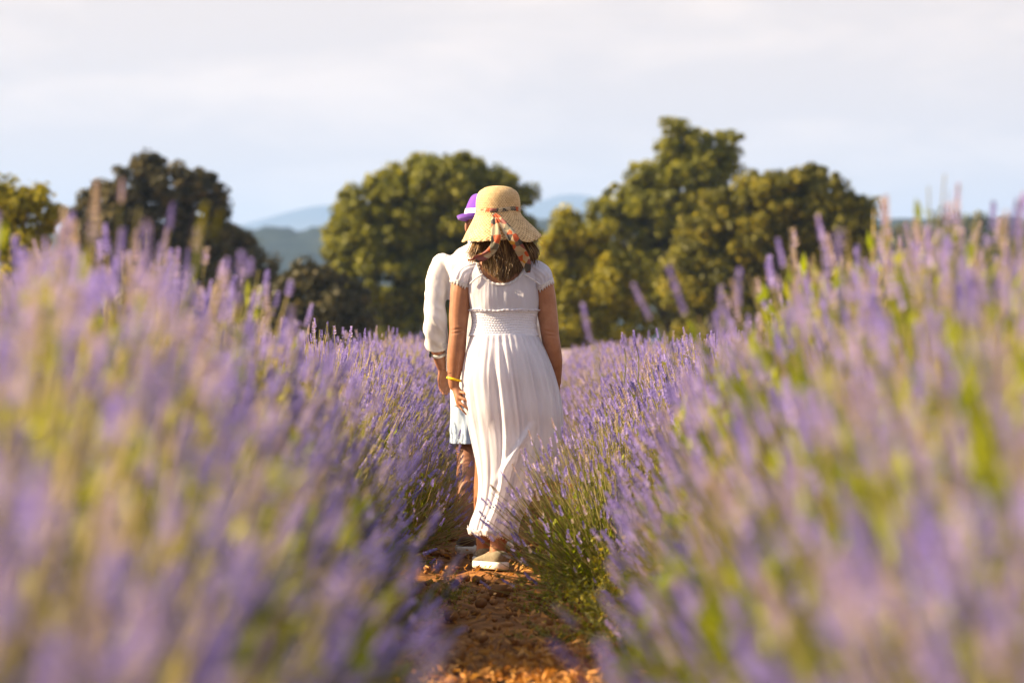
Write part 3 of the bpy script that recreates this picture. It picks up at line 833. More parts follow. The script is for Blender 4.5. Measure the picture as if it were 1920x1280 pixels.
# ------------------------------------------------------------------ the woman
SW = D0 / FPX
WX = (939 - 960) * SW
woman = empty('person', (WX, D0, 0.01))
tag(woman, 'woman in a long white dress and straw sun hat, walking away along the path', 'person', 'couple walking away')
def wl_(px, py, y=0.0): return ((px - 939) * SW, y, CAM_H + (640 - py) * SW - 0.01)

mb = MB()
torso = [(0.80, 0.03, 0.0, 0.172, 0.125), (0.90, 0.03, -0.01, 0.165, 0.128), (1.0, 0.022, 0.0, 0.145, 0.108), (1.08, 0.015, 0.0, 0.134, 0.098), (1.16, 0.016, 0.0, 0.138, 0.10),
         (1.25, 0.012, 0.0, 0.148, 0.104), (1.32, 0.006, -0.004, 0.152, 0.092), (1.365, 0.004, -0.008, 0.115, 0.07), (1.40, 0.0, -0.008, 0.068, 0.056)]
mb.add(*ell_loft(torso, 32, 40, 2.3))
mb.add(*tube([(0.0, -0.006, 1.36), (-0.004, -0.002, 1.43), (-0.006, 0.008, 1.50)], [0.056, 0.052, 0.052], 16))
head_c = (-0.008, 0.012, 1.545)
head_shapes(mb, head_c)
# left arm hanging straight, hand turned in
LA = [(-0.150, 0.0, 1.315), (-0.172, -0.004, 1.25), (-0.186, -0.012, 1.13), (-0.190, -0.018, 1.05), (-0.199, -0.01, 0.95), (-0.208, 0.004, 0.845), (-0.207, 0.008, 0.81)]
mb.add(*tube(LA, [0.050, 0.051, 0.0450, 0.0400, 0.0410, 0.0275, 0.0235], 16, 26, flat_dir=(0, 1, 0)))
mb.add(*ball((-0.184, -0.046, 1.072), (0.02, 0.014, 0.02), 10, 8))
w_ = (-0.206, 0.008, 0.822)
kn = [wl_(862, 734, -0.012), wl_(860, 743, -0.020), wl_(859, 752, -0.022), wl_(860, 760, -0.016)]
tp = [(wl_(872, 737, -0.034), wl_(883, 742, -0.034)), (wl_(872, 749, -0.042), wl_(885, 756, -0.044)), (wl_(870, 760, -0.042), wl_(881, 769, -0.044)), (wl_(867, 768, -0.034), wl_(875, 777, -0.036))]
hand_shapes(mb, w_, kn, tp, r=0.0074, thumb=[(-0.197, 0.014, 0.80), (-0.178, 0.030, 0.782), (-0.166, 0.036, 0.762), (-0.158, 0.034, 0.742)])
# right arm, swinging forward from the elbow
RA = [(0.160, 0.0, 1.315), (0.188, 0.0, 1.25), (0.208, 0.0, 1.13), (0.220, 0.0, 1.035), (0.238, 0.035, 0.93), (0.245, 0.085, 0.845), (0.245, 0.10, 0.82)]
mb.add(*tube(RA, [0.050, 0.050, 0.045, 0.041, 0.037, 0.027, 0.024], 16, 26, flat_dir=(0, 1, 0)))
mb.add(*ball((0.224, -0.028, 1.055), (0.02, 0.014, 0.02), 10, 8))
kn = [(0.236, 0.140, 0.762), (0.248, 0.130, 0.752), (0.256, 0.115, 0.748), (0.260, 0.098, 0.752)]
tp = [((0.226, 0.165, 0.735), (0.214, 0.165, 0.712)), ((0.240, 0.155, 0.718), (0.226, 0.152, 0.694)), ((0.250, 0.135, 0.715), (0.238, 0.130, 0.694)), ((0.256, 0.112, 0.722), (0.246, 0.106, 0.702))]
hand_shapes(mb, (0.246, 0.103, 0.822), kn, tp, [(0.236, 0.125, 0.805), (0.216, 0.145, 0.785), (0.206, 0.158, 0.765), (0.200, 0.165, 0.748)])
# legs: right foot planted under her, left leg a step ahead
mb.add(*tube([(0.075, 0.0, 0.84), (0.06, 0.05, 0.64), (0.035, 0.06, 0.47), (0.015, 0.01, 0.30), (-0.012, -0.03, 0.10), (-0.014, -0.035, 0.05)], [0.095, 0.078, 0.056, 0.055, 0.036, 0.038], 18, 30))
mb.add(*tube([(-0.045, 0.0, 0.84), (-0.055, 0.12, 0.65), (-0.062, 0.20, 0.48), (-0.070, 0.24, 0.30), (-0.075, 0.30, 0.11), (-0.075, 0.31, 0.06)], [0.095, 0.078, 0.056, 0.055, 0.036, 0.038], 18, 30))
foot_yaw = R(30)
fd = np.array([-math.sin(foot_yaw), math.cos(foot_yaw), 0])
mb.add(*tube([np.array((-0.014, -0.035, 0.05)) + fd * -0.02, np.array((-0.014, -0.035, 0.045)) + fd * 0.06, np.array((-0.014, -0.035, 0.03)) + fd * 0.13], [0.034, 0.033, 0.022], 12))
mb.add(*tube([(-0.075, 0.30, 0.06), (-0.08, 0.38, 0.05), (-0.085, 0.46, 0.03)], [0.034, 0.033, 0.022], 12))
me = remesh(mb, 'body', 0.0042, 4)
v, nrm = verts_of(me), normals_of(me)
for xc, zc, sl_ in ((-0.188, 1.066, 0.25), (-0.188, 1.050, 0.15), (0.222, 1.052, -0.25), (0.222, 1.036, -0.1)):      # creases behind the elbows
    d_ = v[:, 2] - zc - sl_ * (v[:, 0] - xc)
    k_ = np.exp(-(d_ / 0.0042) ** 2) * np.clip(1.2 - np.abs(v[:, 0] - xc) / 0.03, 0, 1) * (v[:, 1] < -0.012)
    v -= nrm * (0.0034 * k_)[:, None]
v += nrm * (0.0012 * vnoise(v * 26, 2))[:, None]
me.vertices.foreach_set('co', v.astype(np.float32).ravel()); me.update()
body = link('body', me, M['skin'], woman, True)
for sx in (-1, 1):
    link('eye', MB().add(*ball((head_c[0] + sx * 0.031, head_c[1] + 0.082, head_c[2] + 0.006), (0.012, 0.008, 0.008), 12, 8)).mesh('eye'), M['eye'], woman, True)

# bodice: one skin round torso and shoulder caps, opened at neck, armholes and waist
mb = MB()
mb.add(*ell_loft([(z, cx, cy, a + 0.013 + 0.004 * math.exp(-((z - 1.19) / 0.06) ** 2), b + 0.014 + 0.006 * math.exp(-((z - 1.19) / 0.06) ** 2)) for z, cx, cy, a, b in torso if z > 1.0], 36, 40, 2.3))
mb.add(*tube([(-0.150, -0.006, 1.330), (-0.08, -0.01, 1.352), (0.09, -0.01, 1.352), (0.158, -0.004, 1.328)], [0.040, 0.048, 0.048, 0.040], 14, 20))
me = remesh(mb, 'bodice', 0.0042, 8)
v, nrm, f = verts_of(me), normals_of(me), quads_of(me); bpy.data.meshes.remove(me)
# fine gathered pleats down the back and over the caps
sx_ = v[:, 0] + 0.012 * vnoise(np.column_stack([v[:, 0] * 26, v[:, 1] * 5, v[:, 2] * 4]), 4)
pl = np.maximum(np.sin(sx_ * 2 * PI / 0.0185), -0.2) * 0.0017 * (0.7 + 0.5 * vnoise(np.column_stack([v[:, 0] * 40, v[:, 1], v[:, 2] * 6]), 5))
v = v + nrm * (pl * np.clip(1.25 - np.abs(v[:, 0] - 0.01) / 0.10, 0, 1) + 0.003 * vnoise(v * [38, 38, 20], 6) + 0.005 * vnoise(v * [15, 15, 10], 8))[:, None]
def bodice_drop(c):
    scoop = ((c[:, 0] - 0.003) / 0.108) ** 2 + ((c[:, 2] - 1.372) / (0.112)) ** 2 < 1
    return scoop | (c[:, 2] < 1.146) | (np.abs(c[:, 0]) > 0.172)
v, f, loops = cut(v, f, bodice_drop)
dress = link('dress', mesh_np('dress', v, f), M['gauze'], woman, True)
for lp in loops[:6]:
    p = v[lp]; c = p.mean(0)
    if len(lp) < 30: continue
    if c[2] > 1.30 and abs(c[0]) < 0.08:
        ruffle(p, c - np.array([0, 0, 0.0]), 'neckline_trim', M['lace'], dress, 0.010, 0.003, 90, (0, 0, 0.25))
# cap sleeves: gathered, each with a scalloped lace edge
def sleeve(pts, radii, tilt, seed):
    q = spline(np.column_stack([np.array(pts), np.array(radii), np.array(tilt)]), 26)
    N = 120; an = np.linspace(0, 2 * PI, N, endpoint=False); rings = []
    for i, (x, y, z, r, tx, ty, tz) in enumerate(q):
        ax = Vector((tx, ty, tz)).normalized(); qq = Vector((0, 0, 1)).rotation_difference(ax)
        w = 1 + 0.030 * np.sin(an * 17 + seed + 0.8 * math.sin(i * 0.4)) + 0.03 * np.sin(an * 5 + i * 0.25 + seed)
        rings.append(np.array([np.array((x, y, z)) + np.array(qq @ Vector((r * 0.86 * ww * math.cos(a), r * 1.12 * ww * math.sin(a), 0))) for a, ww in zip(an, w)]))
    v_, f_ = loft(rings, False, False)
    o = link('sleeve', mesh_np('sleeve', v_, np.array(f_)), M['gauze'], dress, True)
    e = rings[-1]; d = rings[-1].mean(0) - rings[-3].mean(0)
    ruffle(e, e.mean(0), 'lace_trim', M['lace'], dress, 0.017, 0.0035, 46, tuple(unit(d) * 2.2), 200)
sleeve([(-0.098, -0.008, 1.338), (-0.130, -0.006, 1.330), (-0.158, -0.004, 1.312), (-0.172, -0.003, 1.292), (-0.178, -0.003, 1.272)], [0.050, 0.056, 0.060, 0.060, 0.056],
       [(-1, 0, -0.35), (-0.95, 0, -0.5), (-0.8, 0, -0.8), (-0.55, 0, -0.95), (-0.42, 0, -0.95)], 0.4)
sleeve([(0.104, -0.008, 1.336), (0.138, -0.006, 1.328), (0.168, -0.004, 1.310), (0.184, -0.002, 1.288), (0.192, 0.0, 1.262)], [0.050, 0.056, 0.060, 0.060, 0.056],
       [(1, 0, -0.35), (0.95, 0, -0.5), (0.82, 0, -0.75), (0.66, 0, -0.85), (0.55, 0, -0.9)], 1.7)
# raised seams from the neck opening down to each armhole
mb = MB().add(*tube([wl_(905, 515, -0.105), wl_(892, 523, -0.103), wl_(882, 532, -0.094)], 0.0035, 8, 10))
link('shoulder_seam', mb.mesh('shoulder_seam'), M['lace'], dress, True)
mb = MB().add(*tube([wl_(984, 516, -0.106), wl_(1000, 525, -0.102), wl_(1012, 534, -0.092)], 0.0035, 8, 10))
link('shoulder_seam', mb.mesh('shoulder_seam'), M['lace'], dress, True)

# smocked waistband: rows of shirring
N = 300; an = np.linspace(0, 2 * PI, N, endpoint=False)
rings = []
zs = np.linspace(1.155, 1.035, 96)
for z in zs:
    u = (1.155 - z) / 0.12
    a = 0.150 + 0.004 * (1 - u) - 0.012 * math.sin(u * PI) + 0.006 * u; b = 0.112 - 0.008 * math.sin(u * PI)
    rip = 0.0022 * abs(math.sin(u * PI * 11)) + 0.0007 * np.sin(an * 70 + 2 * math.sin(u * 30)) + 0.011 * math.exp(-((u - 0.03) / 0.035) ** 2) * (1 + 0.25 * np.sin(an * 50))
    cx = 0.017 - 0.004 * u
    rings.append(np.column_stack([cx + (a + rip) * np.cos(an), (b + rip) * np.sin(an), np.full(N, z) + (0.003 * np.sin(an * 5 + 1) + 0.004 * vnoise(np.column_stack([np.cos(an) * 4, np.sin(an) * 4, np.full(N, u * 2)]), 23)) * (1 - 0.6 * u)]))
v_, f_ = loft(rings, False, False)
link('waistband', mesh_np('waistband', v_, np.array(f_)), M['smock'], dress, True)

# gathered skirt
prof = np.array([  # z, left edge, right edge, half depth, centre y
    (1.046, -0.132, 0.160, 0.112, 0.0), (1.015, -0.140, 0.176, 0.128, -0.004), (0.96, -0.154, 0.200, 0.150, -0.012), (0.87, -0.168, 0.232, 0.168, -0.012), (0.78, -0.166, 0.255, 0.175, 0.0), (0.70, -0.155, 0.266, 0.18, 0.01),
    (0.62, -0.140, 0.268, 0.185, 0.03), (0.54, -0.124, 0.252, 0.19, 0.04), (0.46, -0.110, 0.215, 0.19, 0.05), (0.37, -0.102, 0.165, 0.185, 0.06), (0.28, -0.112, 0.122, 0.18, 0.07), (0.215, -0.134, 0.088, 0.175, 0.07), (0.162, -0.146, 0.072, 0.172, 0.07)])
rows = spline(prof, 150); N = 420; an = np.linspace(0, 2 * PI, N, endpoint=False)
rings = []
for z, l_, r_, b, cy in rows:
    u = (1.046 - z) / 0.91
    cx, a = (l_ + r_) / 2, (r_ - l_) / 2
    q = np.column_stack([np.cos(an) * 2.2, np.sin(an) * 2.2, np.full(N, z * 0.8)])
    ph = 0.9 * vnoise(q, 3) + 0.5 * vnoise(q * 2.3, 5)
    g1 = np.sin(an * 34 + ph * 3.0) * 0.0050 * min(1, u / 0.02) * math.exp(-u * 3.0)
    w2 = np.sin(an * 13 + ph * 2.6 + 0.6 * math.sin(z * 5))
    g2 = (np.sign(w2) * np.abs(w2) ** 0.8) * 0.0095 * np.clip((u - 0.02) / 0.3, 0, 1)
    g3 = (np.sin(an * 23 + ph * 4) + 0.6 * np.sin(an * 41 + ph * 7)) * 0.0032 * np.clip(u / 0.15, 0, 1)
    am = np.clip(0.75 + 0.9 * vnoise(np.column_stack([np.cos(an) * 3.1, np.sin(an) * 3.1, np.full(N, z * 1.4)]), 17), 0.15, 1.6)
    fine = 0.0022 * vnoise(np.column_stack([np.cos(an) * 9, np.sin(an) * 9, np.full(N, z * 7)]), 19) * np.clip(u / 0.1, 0, 1)
    rr = 1 + ((g1 + g2 + g3) * am + fine) / 0.16
    keep = 1 - 0.6 * np.abs(np.cos(an)) ** 6
    rr = 1 + (rr - 1) * keep
    z_ = np.full(N, z)
    hem = np.clip((u - 0.9) / 0.1, 0, 1)
    z_ = z_ + hem * (0.018 * np.cos(an) * -1 + 0.008 * np.sin(an * 9 + ph))
    rings.append(np.column_stack([cx + a * rr * np.cos(an), cy + b * rr * np.sin(an), z_]))
v_, f_ = loft(rings, False, False)
# the trailing fold that swings up behind the right calf
dx = v_[:, 0] - (0.02 + (v_[:, 2] - 0.45) * 0.62)
fold = np.exp(-(dx / 0.016) ** 2) * np.clip((v_[:, 2] - 0.38) / 0.08, 0, 1) * np.clip((0.66 - v_[:, 2]) / 0.1, 0, 1) * (v_[:, 1] < 0)
v_[:, 1] -= 0.028 * fold
link('skirt', mesh_np('skirt', v_, np.array(f_)), M['gauze'], dress, True)
hem_loop = v_[-N:]
ruffle(hem_loop, hem_loop.mean(0), 'hem_trim', M['lace'], dress, 0.022, 0.003, 110, (0, 0, -1.6), 420)

# shoes: canvas upper on a thick pale sole
def shoe(loc, yaw, up, sole, parent, L=0.235, W=0.045, H=0.084):
    root = None
    ts = np.linspace(0, 1, 15); an = np.linspace(0, 2 * PI, 22, endpoint=False)
    wid = np.interp(ts, [0, .06, .2, .45, .7, .88, .96, 1], [.45, .74, .86, .84, 1.0, .86, .58, .22]) * W
    hei = np.interp(ts, [0, .1, .3, .45, .6, .8, .95, 1], [.86, 1.0, .95, .88, .74, .58, .44, .3]) * H
    rot = Matrix.Rotation(yaw, 3, 'Z')
    def tr(p): return np.array([np.array(rot @ Vector(q)) + np.array(loc) for q in p])
    rings = []
    for t, w, h in zip(ts, wid, hei):
        c, s = np.cos(an), np.sin(an)
        rings.append(tr(np.column_stack([w * np.sign(c) * np.abs(c) ** 0.8, np.full(22, (t - 0.22) * L), 0.026 + (h - 0.026) * (0.5 + 0.5 * np.sign(s) * np.abs(s) ** 0.75)])))
    me = MB().add(*loft(rings)).mesh('shoe'); o = link('shoe', me, up, parent, True)
    rings = []
    for t, w in zip(ts, wid):
        rings.append(tr(np.column_stack([(w * 1.08 + 0.001) * np.sign(np.cos(an)) * np.abs(np.cos(an)) ** 0.5, np.full(22, ((t - 0.5) * 1.03 + 0.28) * L), 0.016 + 0.018 * np.sign(np.sin(an)) * np.abs(np.sin(an)) ** 0.4])))
    link('sole', MB().add(*loft(rings)).mesh('sole'), sole, o, True)
    # lace bar over the instep
    lb = []
    for yy in (0.40, 0.48, 0.56):
        w = np.interp(yy, ts, wid) * 0.55; h = np.interp(yy, ts, hei)
        lb.append(tube(tr([(-w, (yy - 0.22) * L, h * 0.92), (0, (yy - 0.22) * L, h + 0.003), (w, (yy - 0.22) * L, h * 0.92)]), 0.0028, 6, 8))
    for s_ in lb: link('shoelace', MB().add(*s_).mesh('shoelace'), M['rubber_white'], o, True)
    return o
shoe((-0.014, -0.045, 0.0), foot_yaw, M['shoe'], M['rubber_white'], woman)
shoe((-0.075, 0.32, 0.0), R(4), M['shoe'], M['rubber_white'], woman)

# bracelets
link('bracelet', MB().add(*ring_band((-0.2075, 0.006, 0.842), (0.25, 0.0, 1), 0.0295, 0.011, 0.006)).mesh('bracelet'), M['yellow_plastic'], woman, True)
link('cord_bracelet', MB().add(*ring_band((-0.2065, 0.003, 0.872), (-0.12, 0, 1), 0.0300, 0.004, 0.003)).mesh('cord_bracelet'), M['cord'], woman, True)

# hair: a cap under the hat and strands hanging to the shoulder blades
HV, HF, HR = [], [], []
hoff = 0
def strand(pts, r0, r1, val, m=9):
    global hoff
    q = spline(pts, m); t = unit(np.gradient(q, axis=0))
    ref = np.array([0.3, 1, 0.1]); a = unit(np.cross(t, ref)); b = np.cross(t, a)
    rad = np.linspace(r0, r1, m) * np.minimum(1, np.linspace(3.2, 0.15, m))
    an = np.array([0, 2 * PI / 3, 4 * PI / 3])
    V = q[:, None] + rad[:, None, None] * (np.cos(an)[None, :, None] * a[:, None] * 1.6 + np.sin(an)[None, :, None] * b[:, None])
    HV.append(V.reshape(-1, 3)); HR.append(np.full(m * 3, val))
    for i in range(m - 1):
        for j in range(3):
            k = (j + 1) % 3
            HF.append((hoff + i * 3 + j, hoff + i * 3 + k, hoff + (i + 1) * 3 + k, hoff + (i + 1) * 3 + j))
    hoff += m * 3
hg = np.random.default_rng(5)
hc = np.array(head_c)
for i in range(2600):
    a = hg.uniform(-1.9, 1.9)                     # angle round the back of the head, 0 = straight back
    lay = hg.random() ** 0.7                      # depth of the layer
    s, c = math.sin(a), -math.cos(a)
    r_top = 0.082 + 0.014 * lay
    p0 = hc + np.array([s * (r_top - 0.004), c * (r_top + 0.014), 0.02 + 0.03 * hg.random()])
    p1 = hc + np.array([s * (r_top + 0.008), c * (r_top + 0.020), -0.055])
    sq = 0.80 - 0.12 * (abs(a) < 0.8)
    endz = 1.288 + 0.045 * abs(s) ** 1.5 + hg.normal(0, 0.011) + 0.05 * (hg.random() < 0.12) * hg.random()
    wob = hg.normal(0, 0.006, 2)
    p2 = np.array([hc[0] + 0.012 + s * 0.082 * sq * 1.12 + wob[0], -0.070 + c * 0.028 - 0.012 * lay, 1.41])
    p3 = np.array([hc[0] + 0.018 + s * 0.068 * sq * 1.25 + wob[0] * 1.8, -0.096 + c * 0.016 - 0.012 * lay + wob[1], endz + 0.03])
    p4 = p3 + np.array([hg.normal(0, 0.006) - 0.010 * s, hg.normal(-0.004, 0.005), -0.03])
    strand([p0, p1, p2, p3, p4], 0.0011, 0.0009, np.clip(hg.normal(0.42, 0.26) + (0.22 if s < -0.3 else 0), 0, 1))  # strands on her left run lighter: sunlight put into the hair colour
for i in range(260):                              # lock thrown over the right shoulder
    o = hg.normal(0, 0.009, 3)
    strand([hc + np.array([0.078, -0.03, -0.02]) + o, hc + np.array([0.104, -0.055, -0.075]) + o, np.array([0.118, -0.075, 1.43]) + o * 1.2, np.array([0.135, -0.092, 1.398]) + o * 1.4, np.array([0.146, -0.10, 1.372 + hg.normal(0, 0.007)]) + o * 1.2], 0.0016, 0.0012, np.clip(hg.normal(0.5, 0.2), 0, 1))
for i in range(200):                              # strands blown to the left, sunlight painted in as a paler tone
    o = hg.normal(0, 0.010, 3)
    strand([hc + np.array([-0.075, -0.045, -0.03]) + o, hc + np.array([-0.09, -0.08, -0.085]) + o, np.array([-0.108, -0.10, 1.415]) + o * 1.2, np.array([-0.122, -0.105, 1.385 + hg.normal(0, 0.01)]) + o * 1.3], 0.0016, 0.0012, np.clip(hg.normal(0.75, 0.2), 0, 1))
for i in range(14):                               # a few flyaway hairs
    x = hg.uniform(0.10, 0.16)
    strand([np.array([0.09, -0.05, 1.49]), np.array([x, -0.07, 1.46 + hg.normal(0, 0.01)]), np.array([x + 0.04, -0.08, 1.42 + hg.normal(0, 0.015)]), np.array([x + 0.02, -0.09, 1.37 + hg.normal(0, 0.02)])], 0.0005, 0.0004, 0.9)
bv, bf = ball(hc + np.array([0, -0.012, 0.024]), (0.083, 0.098, 0.100), 24, 16)
bv2, bf2 = ball((0.008, -0.068, 1.43), (0.062, 0.034, 0.10), 20, 14)
for (vv, ff) in ((bv, bf), (bv2, bf2)):
    for q in ff:
        if len(q) == 4: HF.append(tuple(i + hoff for i in q))
    HV.append(np.asarray(vv)); HR.append(np.full(len(vv), 0.15)); hoff += len(vv)
link('hair', mesh_np('hair', np.concatenate(HV), np.array(HF), np.concatenate(HR)), M['hair'], woman, True)

# straw hat: woven rounds, drooping scalloped brim
hprof = np.array([(0.004, 1.686), (0.030, 1.684), (0.058, 1.677), (0.079, 1.664), (0.090, 1.644), (0.0945, 1.618), (0.095, 1.590), (0.096, 1.572), (0.104, 1.553), (0.122, 1.528), (0.143, 1.500), (0.160, 1.476), (0.172, 1.455)])
rows = spline(hprof, 170); N = 300; an = np.linspace(0, 2 * PI, N, endpoint=False)
rings, rv = [], []
sl = np.concatenate([[0], np.cumsum(np.linalg.norm(np.diff(rows, axis=0), axis=1))])
for i, (r, z) in enumerate(rows):
    br = np.clip((r - 0.097) / 0.075, 0, 1)
    row = sl[i] / 0.0076
    st = an * 52 + (int(row) % 2) * PI + 0.25 * np.sin(an * 7)
    weave = 0.0030 * np.abs(math.sin(row * PI)) * (0.55 + 0.45 * np.sin(st)) - 0.0008
    wav = br * (0.006 * np.sin(an * 3 + 0.6) + 0.005 * np.sin(an * 5 + 2.0) + 0.002 * np.sin(an * 9))
    sc_ = np.clip((br - 0.9) / 0.1, 0, 1) * 0.004 * np.sin(an * 34)
    back = -np.sin(an)
    zz = z + wav - br * 0.016 * np.clip(back, 0, 1) + br * 0.006 * np.cos(an)
    dent = -0.010 * np.exp(-((r - 0.05) / 0.03) ** 2) * np.exp(-((an - 0.9) / 0.6) ** 2)
    rx = r + weave + sc_; ry = r * (1.10 if r < 0.1 else 1.10 - 0.04 * br) + weave + sc_
    zz = zz + 0.012; cx = -0.012 + 0.016 * br
    rings.append(np.column_stack([cx + rx * np.cos(an), 0.002 + ry * np.sin(an), zz + dent + (weave if r < 0.06 else 0)]))
    rv.append(np.clip(0.12 + 0.76 * (0.5 + 0.5 * np.sin(st)) * abs(math.sin(row * PI)) + 0.20 * vnoise(np.column_stack([an * 12, np.full(N, row), np.zeros(N)]), 3), 0, 1))
v_, f_ = loft(rings, False, False)
hat = link('straw_hat', mesh_np('straw_hat', v_, np.array(f_), np.concatenate(rv)), M['straw'], woman, True)
sd = hat.modifiers.new('thickness', 'SOLIDIFY'); sd.thickness = 0.003; sd.offset = -1
# patterned scarf tied round the crown, with a knot and two tails
N = 96
bp = [(-0.012 + 0.100 * math.cos(a), 0.002 + 0.109 * math.sin(a), 1.592 + 0.007 * math.cos(a) + 0.002 * math.sin(5 * a)) for a in np.linspace(0, 2 * PI, N)]
strip(bp, 0.018, (0, 0, 1), 'hat_ribbon', M['scarf'], hat, 4, 140, 0.002)
kx = (924 - 939) * SW
link('ribbon_knot', MB().add(*ball((kx, -0.114, 1.588), (0.015, 0.008, 0.011), 14, 10)).mesh('ribbon_knot'), M['scarf'], hat, True)
def rb(px, py, y): return wl_(px, py, y)
strip([rb(925, 403, -0.124), rb(926, 416, -0.150), rb(929, 434, -0.180), rb(930, 450, -0.196), rb(926, 466, -0.186), rb(912, 480, -0.158), rb(893, 487, -0.150), rb(878, 489, -0.146)],
      [0.012, 0.026, 0.040, 0.044, 0.038, 0.036, 0.032, 0.024], (1, 0, 0.15), 'ribbon_tail', M['scarf'], hat, 6, 60, 0.003, 0.7, 1)
strip([rb(926, 402, -0.124), rb(938, 415, -0.150), rb(952, 434, -0.182), rb(964, 452, -0.198), rb(974, 468, -0.184), rb(983, 485, -0.150), rb(988, 500, -0.136), rb(990, 512, -0.128)],
      [0.014, 0.028, 0.042, 0.048, 0.050, 0.046, 0.036, 0.022], (1, 0, 0.35), 'ribbon_tail', M['scarf'], hat, 6, 60, 0.003, 0.4, 2)

# ------------------------------------------------------------------ the man
DM = 18.5; SM = DM / FPX
MX = (908 - 960) * SM
man = empty('person', (MX, DM, 0.01))
tag(man, 'man in a white shirt and purple fedora, mostly hidden ahead of the woman', 'person', 'couple walking away')
def ml_(px, py, y=0.0): return ((px - 912) * SM, y, CAM_H + (640 - py) * SM - 0.01)
mtorso = [(0.84, 0, 0, 0.170, 0.125), (0.95, 0, 0, 0.165, 0.12), (1.05, 0, 0, 0.160, 0.118), (1.18, 0, 0, 0.170, 0.12), (1.30, 0, 0, 0.182, 0.122), (1.39, 0, -0.005, 0.185, 0.108), (1.44, 0, -0.008, 0.13, 0.08), (1.475, 0, -0.008, 0.07, 0.062)]
mhead = (0.0, 0.012, 1.575)
mb = MB(); mb.add(*ell_loft([(z, cx, cy, a - (0.018 if z < 1.4 else 0.004), b - 0.012) for z, cx, cy, a, b in mtorso], 32, 40, 2.3))
mb.add(*tube([(0, -0.006, 1.43), (0, 0, 1.48), (0, 0.008, 1.53)], [0.066, 0.062, 0.062], 16)); head_shapes(mb, mhead, 1.02)
MLA = [(-0.190, 0, 1.385), (-0.222, -0.01, 1.30), (-0.236, -0.02, 1.18), (-0.238, -0.02, 1.09), (-0.226, 0.05, 0.985), (-0.212, 0.11, 0.915), (-0.206, 0.13, 0.89)]
MRA = [(-p[0], p[1], p[2]) for p in MLA]
rad = [0.052, 0.05, 0.045, 0.042, 0.038, 0.030, 0.027]
for A in (MLA, MRA): mb.add(*tube(A, rad, 16, 26))
for sx in (-1, 1):
    w_ = (sx * 0.206, 0.132, 0.888)
    kn = [(sx * 0.186, 0.170, 0.828), (sx * 0.200, 0.165, 0.818), (sx * 0.212, 0.152, 0.815), (sx * 0.220, 0.136, 0.820)]
    tp = [((sx * 0.176, 0.182, 0.792), (sx * 0.168, 0.172, 0.765)), ((sx * 0.192, 0.178, 0.780), (sx * 0.184, 0.166, 0.752)), ((sx * 0.206, 0.164, 0.778), (sx * 0.198, 0.152, 0.752)), ((sx * 0.216, 0.144, 0.786), (sx * 0.208, 0.134, 0.764))]
    hand_shapes(mb, w_, kn, tp, [(sx * 0.196, 0.155, 0.872), (sx * 0.174, 0.176, 0.852), (sx * 0.164, 0.188, 0.830), (sx * 0.160, 0.192, 0.812)], 0.0092)
mb.add(*tube([(-0.072, 0, 0.88), (-0.076, 0.03, 0.66), (-0.076, 0.03, 0.49), (-0.076, -0.06, 0.30), (-0.078, -0.13, 0.11), (-0.082, -0.14, 0.06)], [0.088, 0.082, 0.060, 0.058, 0.04, 0.04], 18, 30))
mb.add(*tube([(0.088, 0, 0.88), (0.09, 0.13, 0.67), (0.088, 0.22, 0.50), (0.085, 0.26, 0.31), (0.082, 0.33, 0.12), (0.082, 0.34, 0.06)], [0.10, 0.082, 0.060, 0.058, 0.04, 0.04], 18, 30))
for x, y in ((-0.082, -0.14), (0.082, 0.34)): mb.add(*tube([(x, y - 0.01, 0.055), (x, y + 0.07, 0.045), (x, y + 0.15, 0.03)], [0.036, 0.035, 0.024], 12))
link('body', remesh(mb, 'body', 0.005, 5), M['skin_man'], man, True)
for sx in (-1, 1):
    link('eye', MB().add(*ball((mhead[0] + sx * 0.032, mhead[1] + 0.084, mhead[2] + 0.006), (0.012, 0.008, 0.008), 12, 8)).mesh('eye'), M['eye'], man, True)
link('hair', MB().add(*ball((0, -0.010, 1.625), (0.076, 0.097, 0.058), 22, 14)).mesh('hair'), M['hair'], man, True)
# shirt with sleeves rolled to the forearm
mb = MB()
mb.add(*ell_loft([(0.70, 0.008, 0.0, 0.166, 0.150)] + [(z, cx + 0.006, cy, a + (0.020 if z > 1.35 else 0.002), b + 0.022) for z, cx, cy, a, b in mtorso if z < 1.46] + [(1.485, 0, -0.006, 0.078, 0.07)], 36, 50, 2.3))
for A in (MLA, MRA): mb.add(*tube(A, [0.063, 0.060, 0.055, 0.056, 0.054, 0.049, 0.046], 18, 30))
me = remesh(mb, 'shirt', 0.005, 6); v, nrm, f = verts_of(me), normals_of(me), quads_of(me); bpy.data.meshes.remove(me)
arm = np.clip((np.abs(v[:, 0]) - 0.185) / 0.02, 0, 1)
low = np.clip((1.22 - v[:, 2]) / 0.12, 0, 1)
cr = vnoise(np.column_stack([v[:, 0] * 16 + v[:, 2] * 13, v[:, 1] * 14 - v[:, 2] * 8, v[:, 2] * 14 + v[:, 0] * 9]), 14)
wr = 0.005 * fbm(v * [7, 7, 6], 12, 2) + arm * (-0.013 * np.abs(cr) + 0.004) * (0.45 + 0.7 * low) + (1 - arm) * (0.004 * np.sin(v[:, 0] * 48 + v[:, 2] * 22 + 3 * vnoise(v * 6, 3)) + 0.004 * cr)
v = v + nrm * np.maximum(wr, -0.006)[:, None]
def shirt_drop(c):
    cuff = (np.abs(c[:, 0]) > 0.185) & ((c[:, 2] - 0.985) * 0.86 - (c[:, 1] - 0.04) * 0.5 < 0)
    return cuff | (c[:, 2] > 1.482) | (c[:, 2] < 0.705 + 0.02 * np.cos(c[:, 0] * 12))
v, f, loops = cut(v, f, shirt_drop)
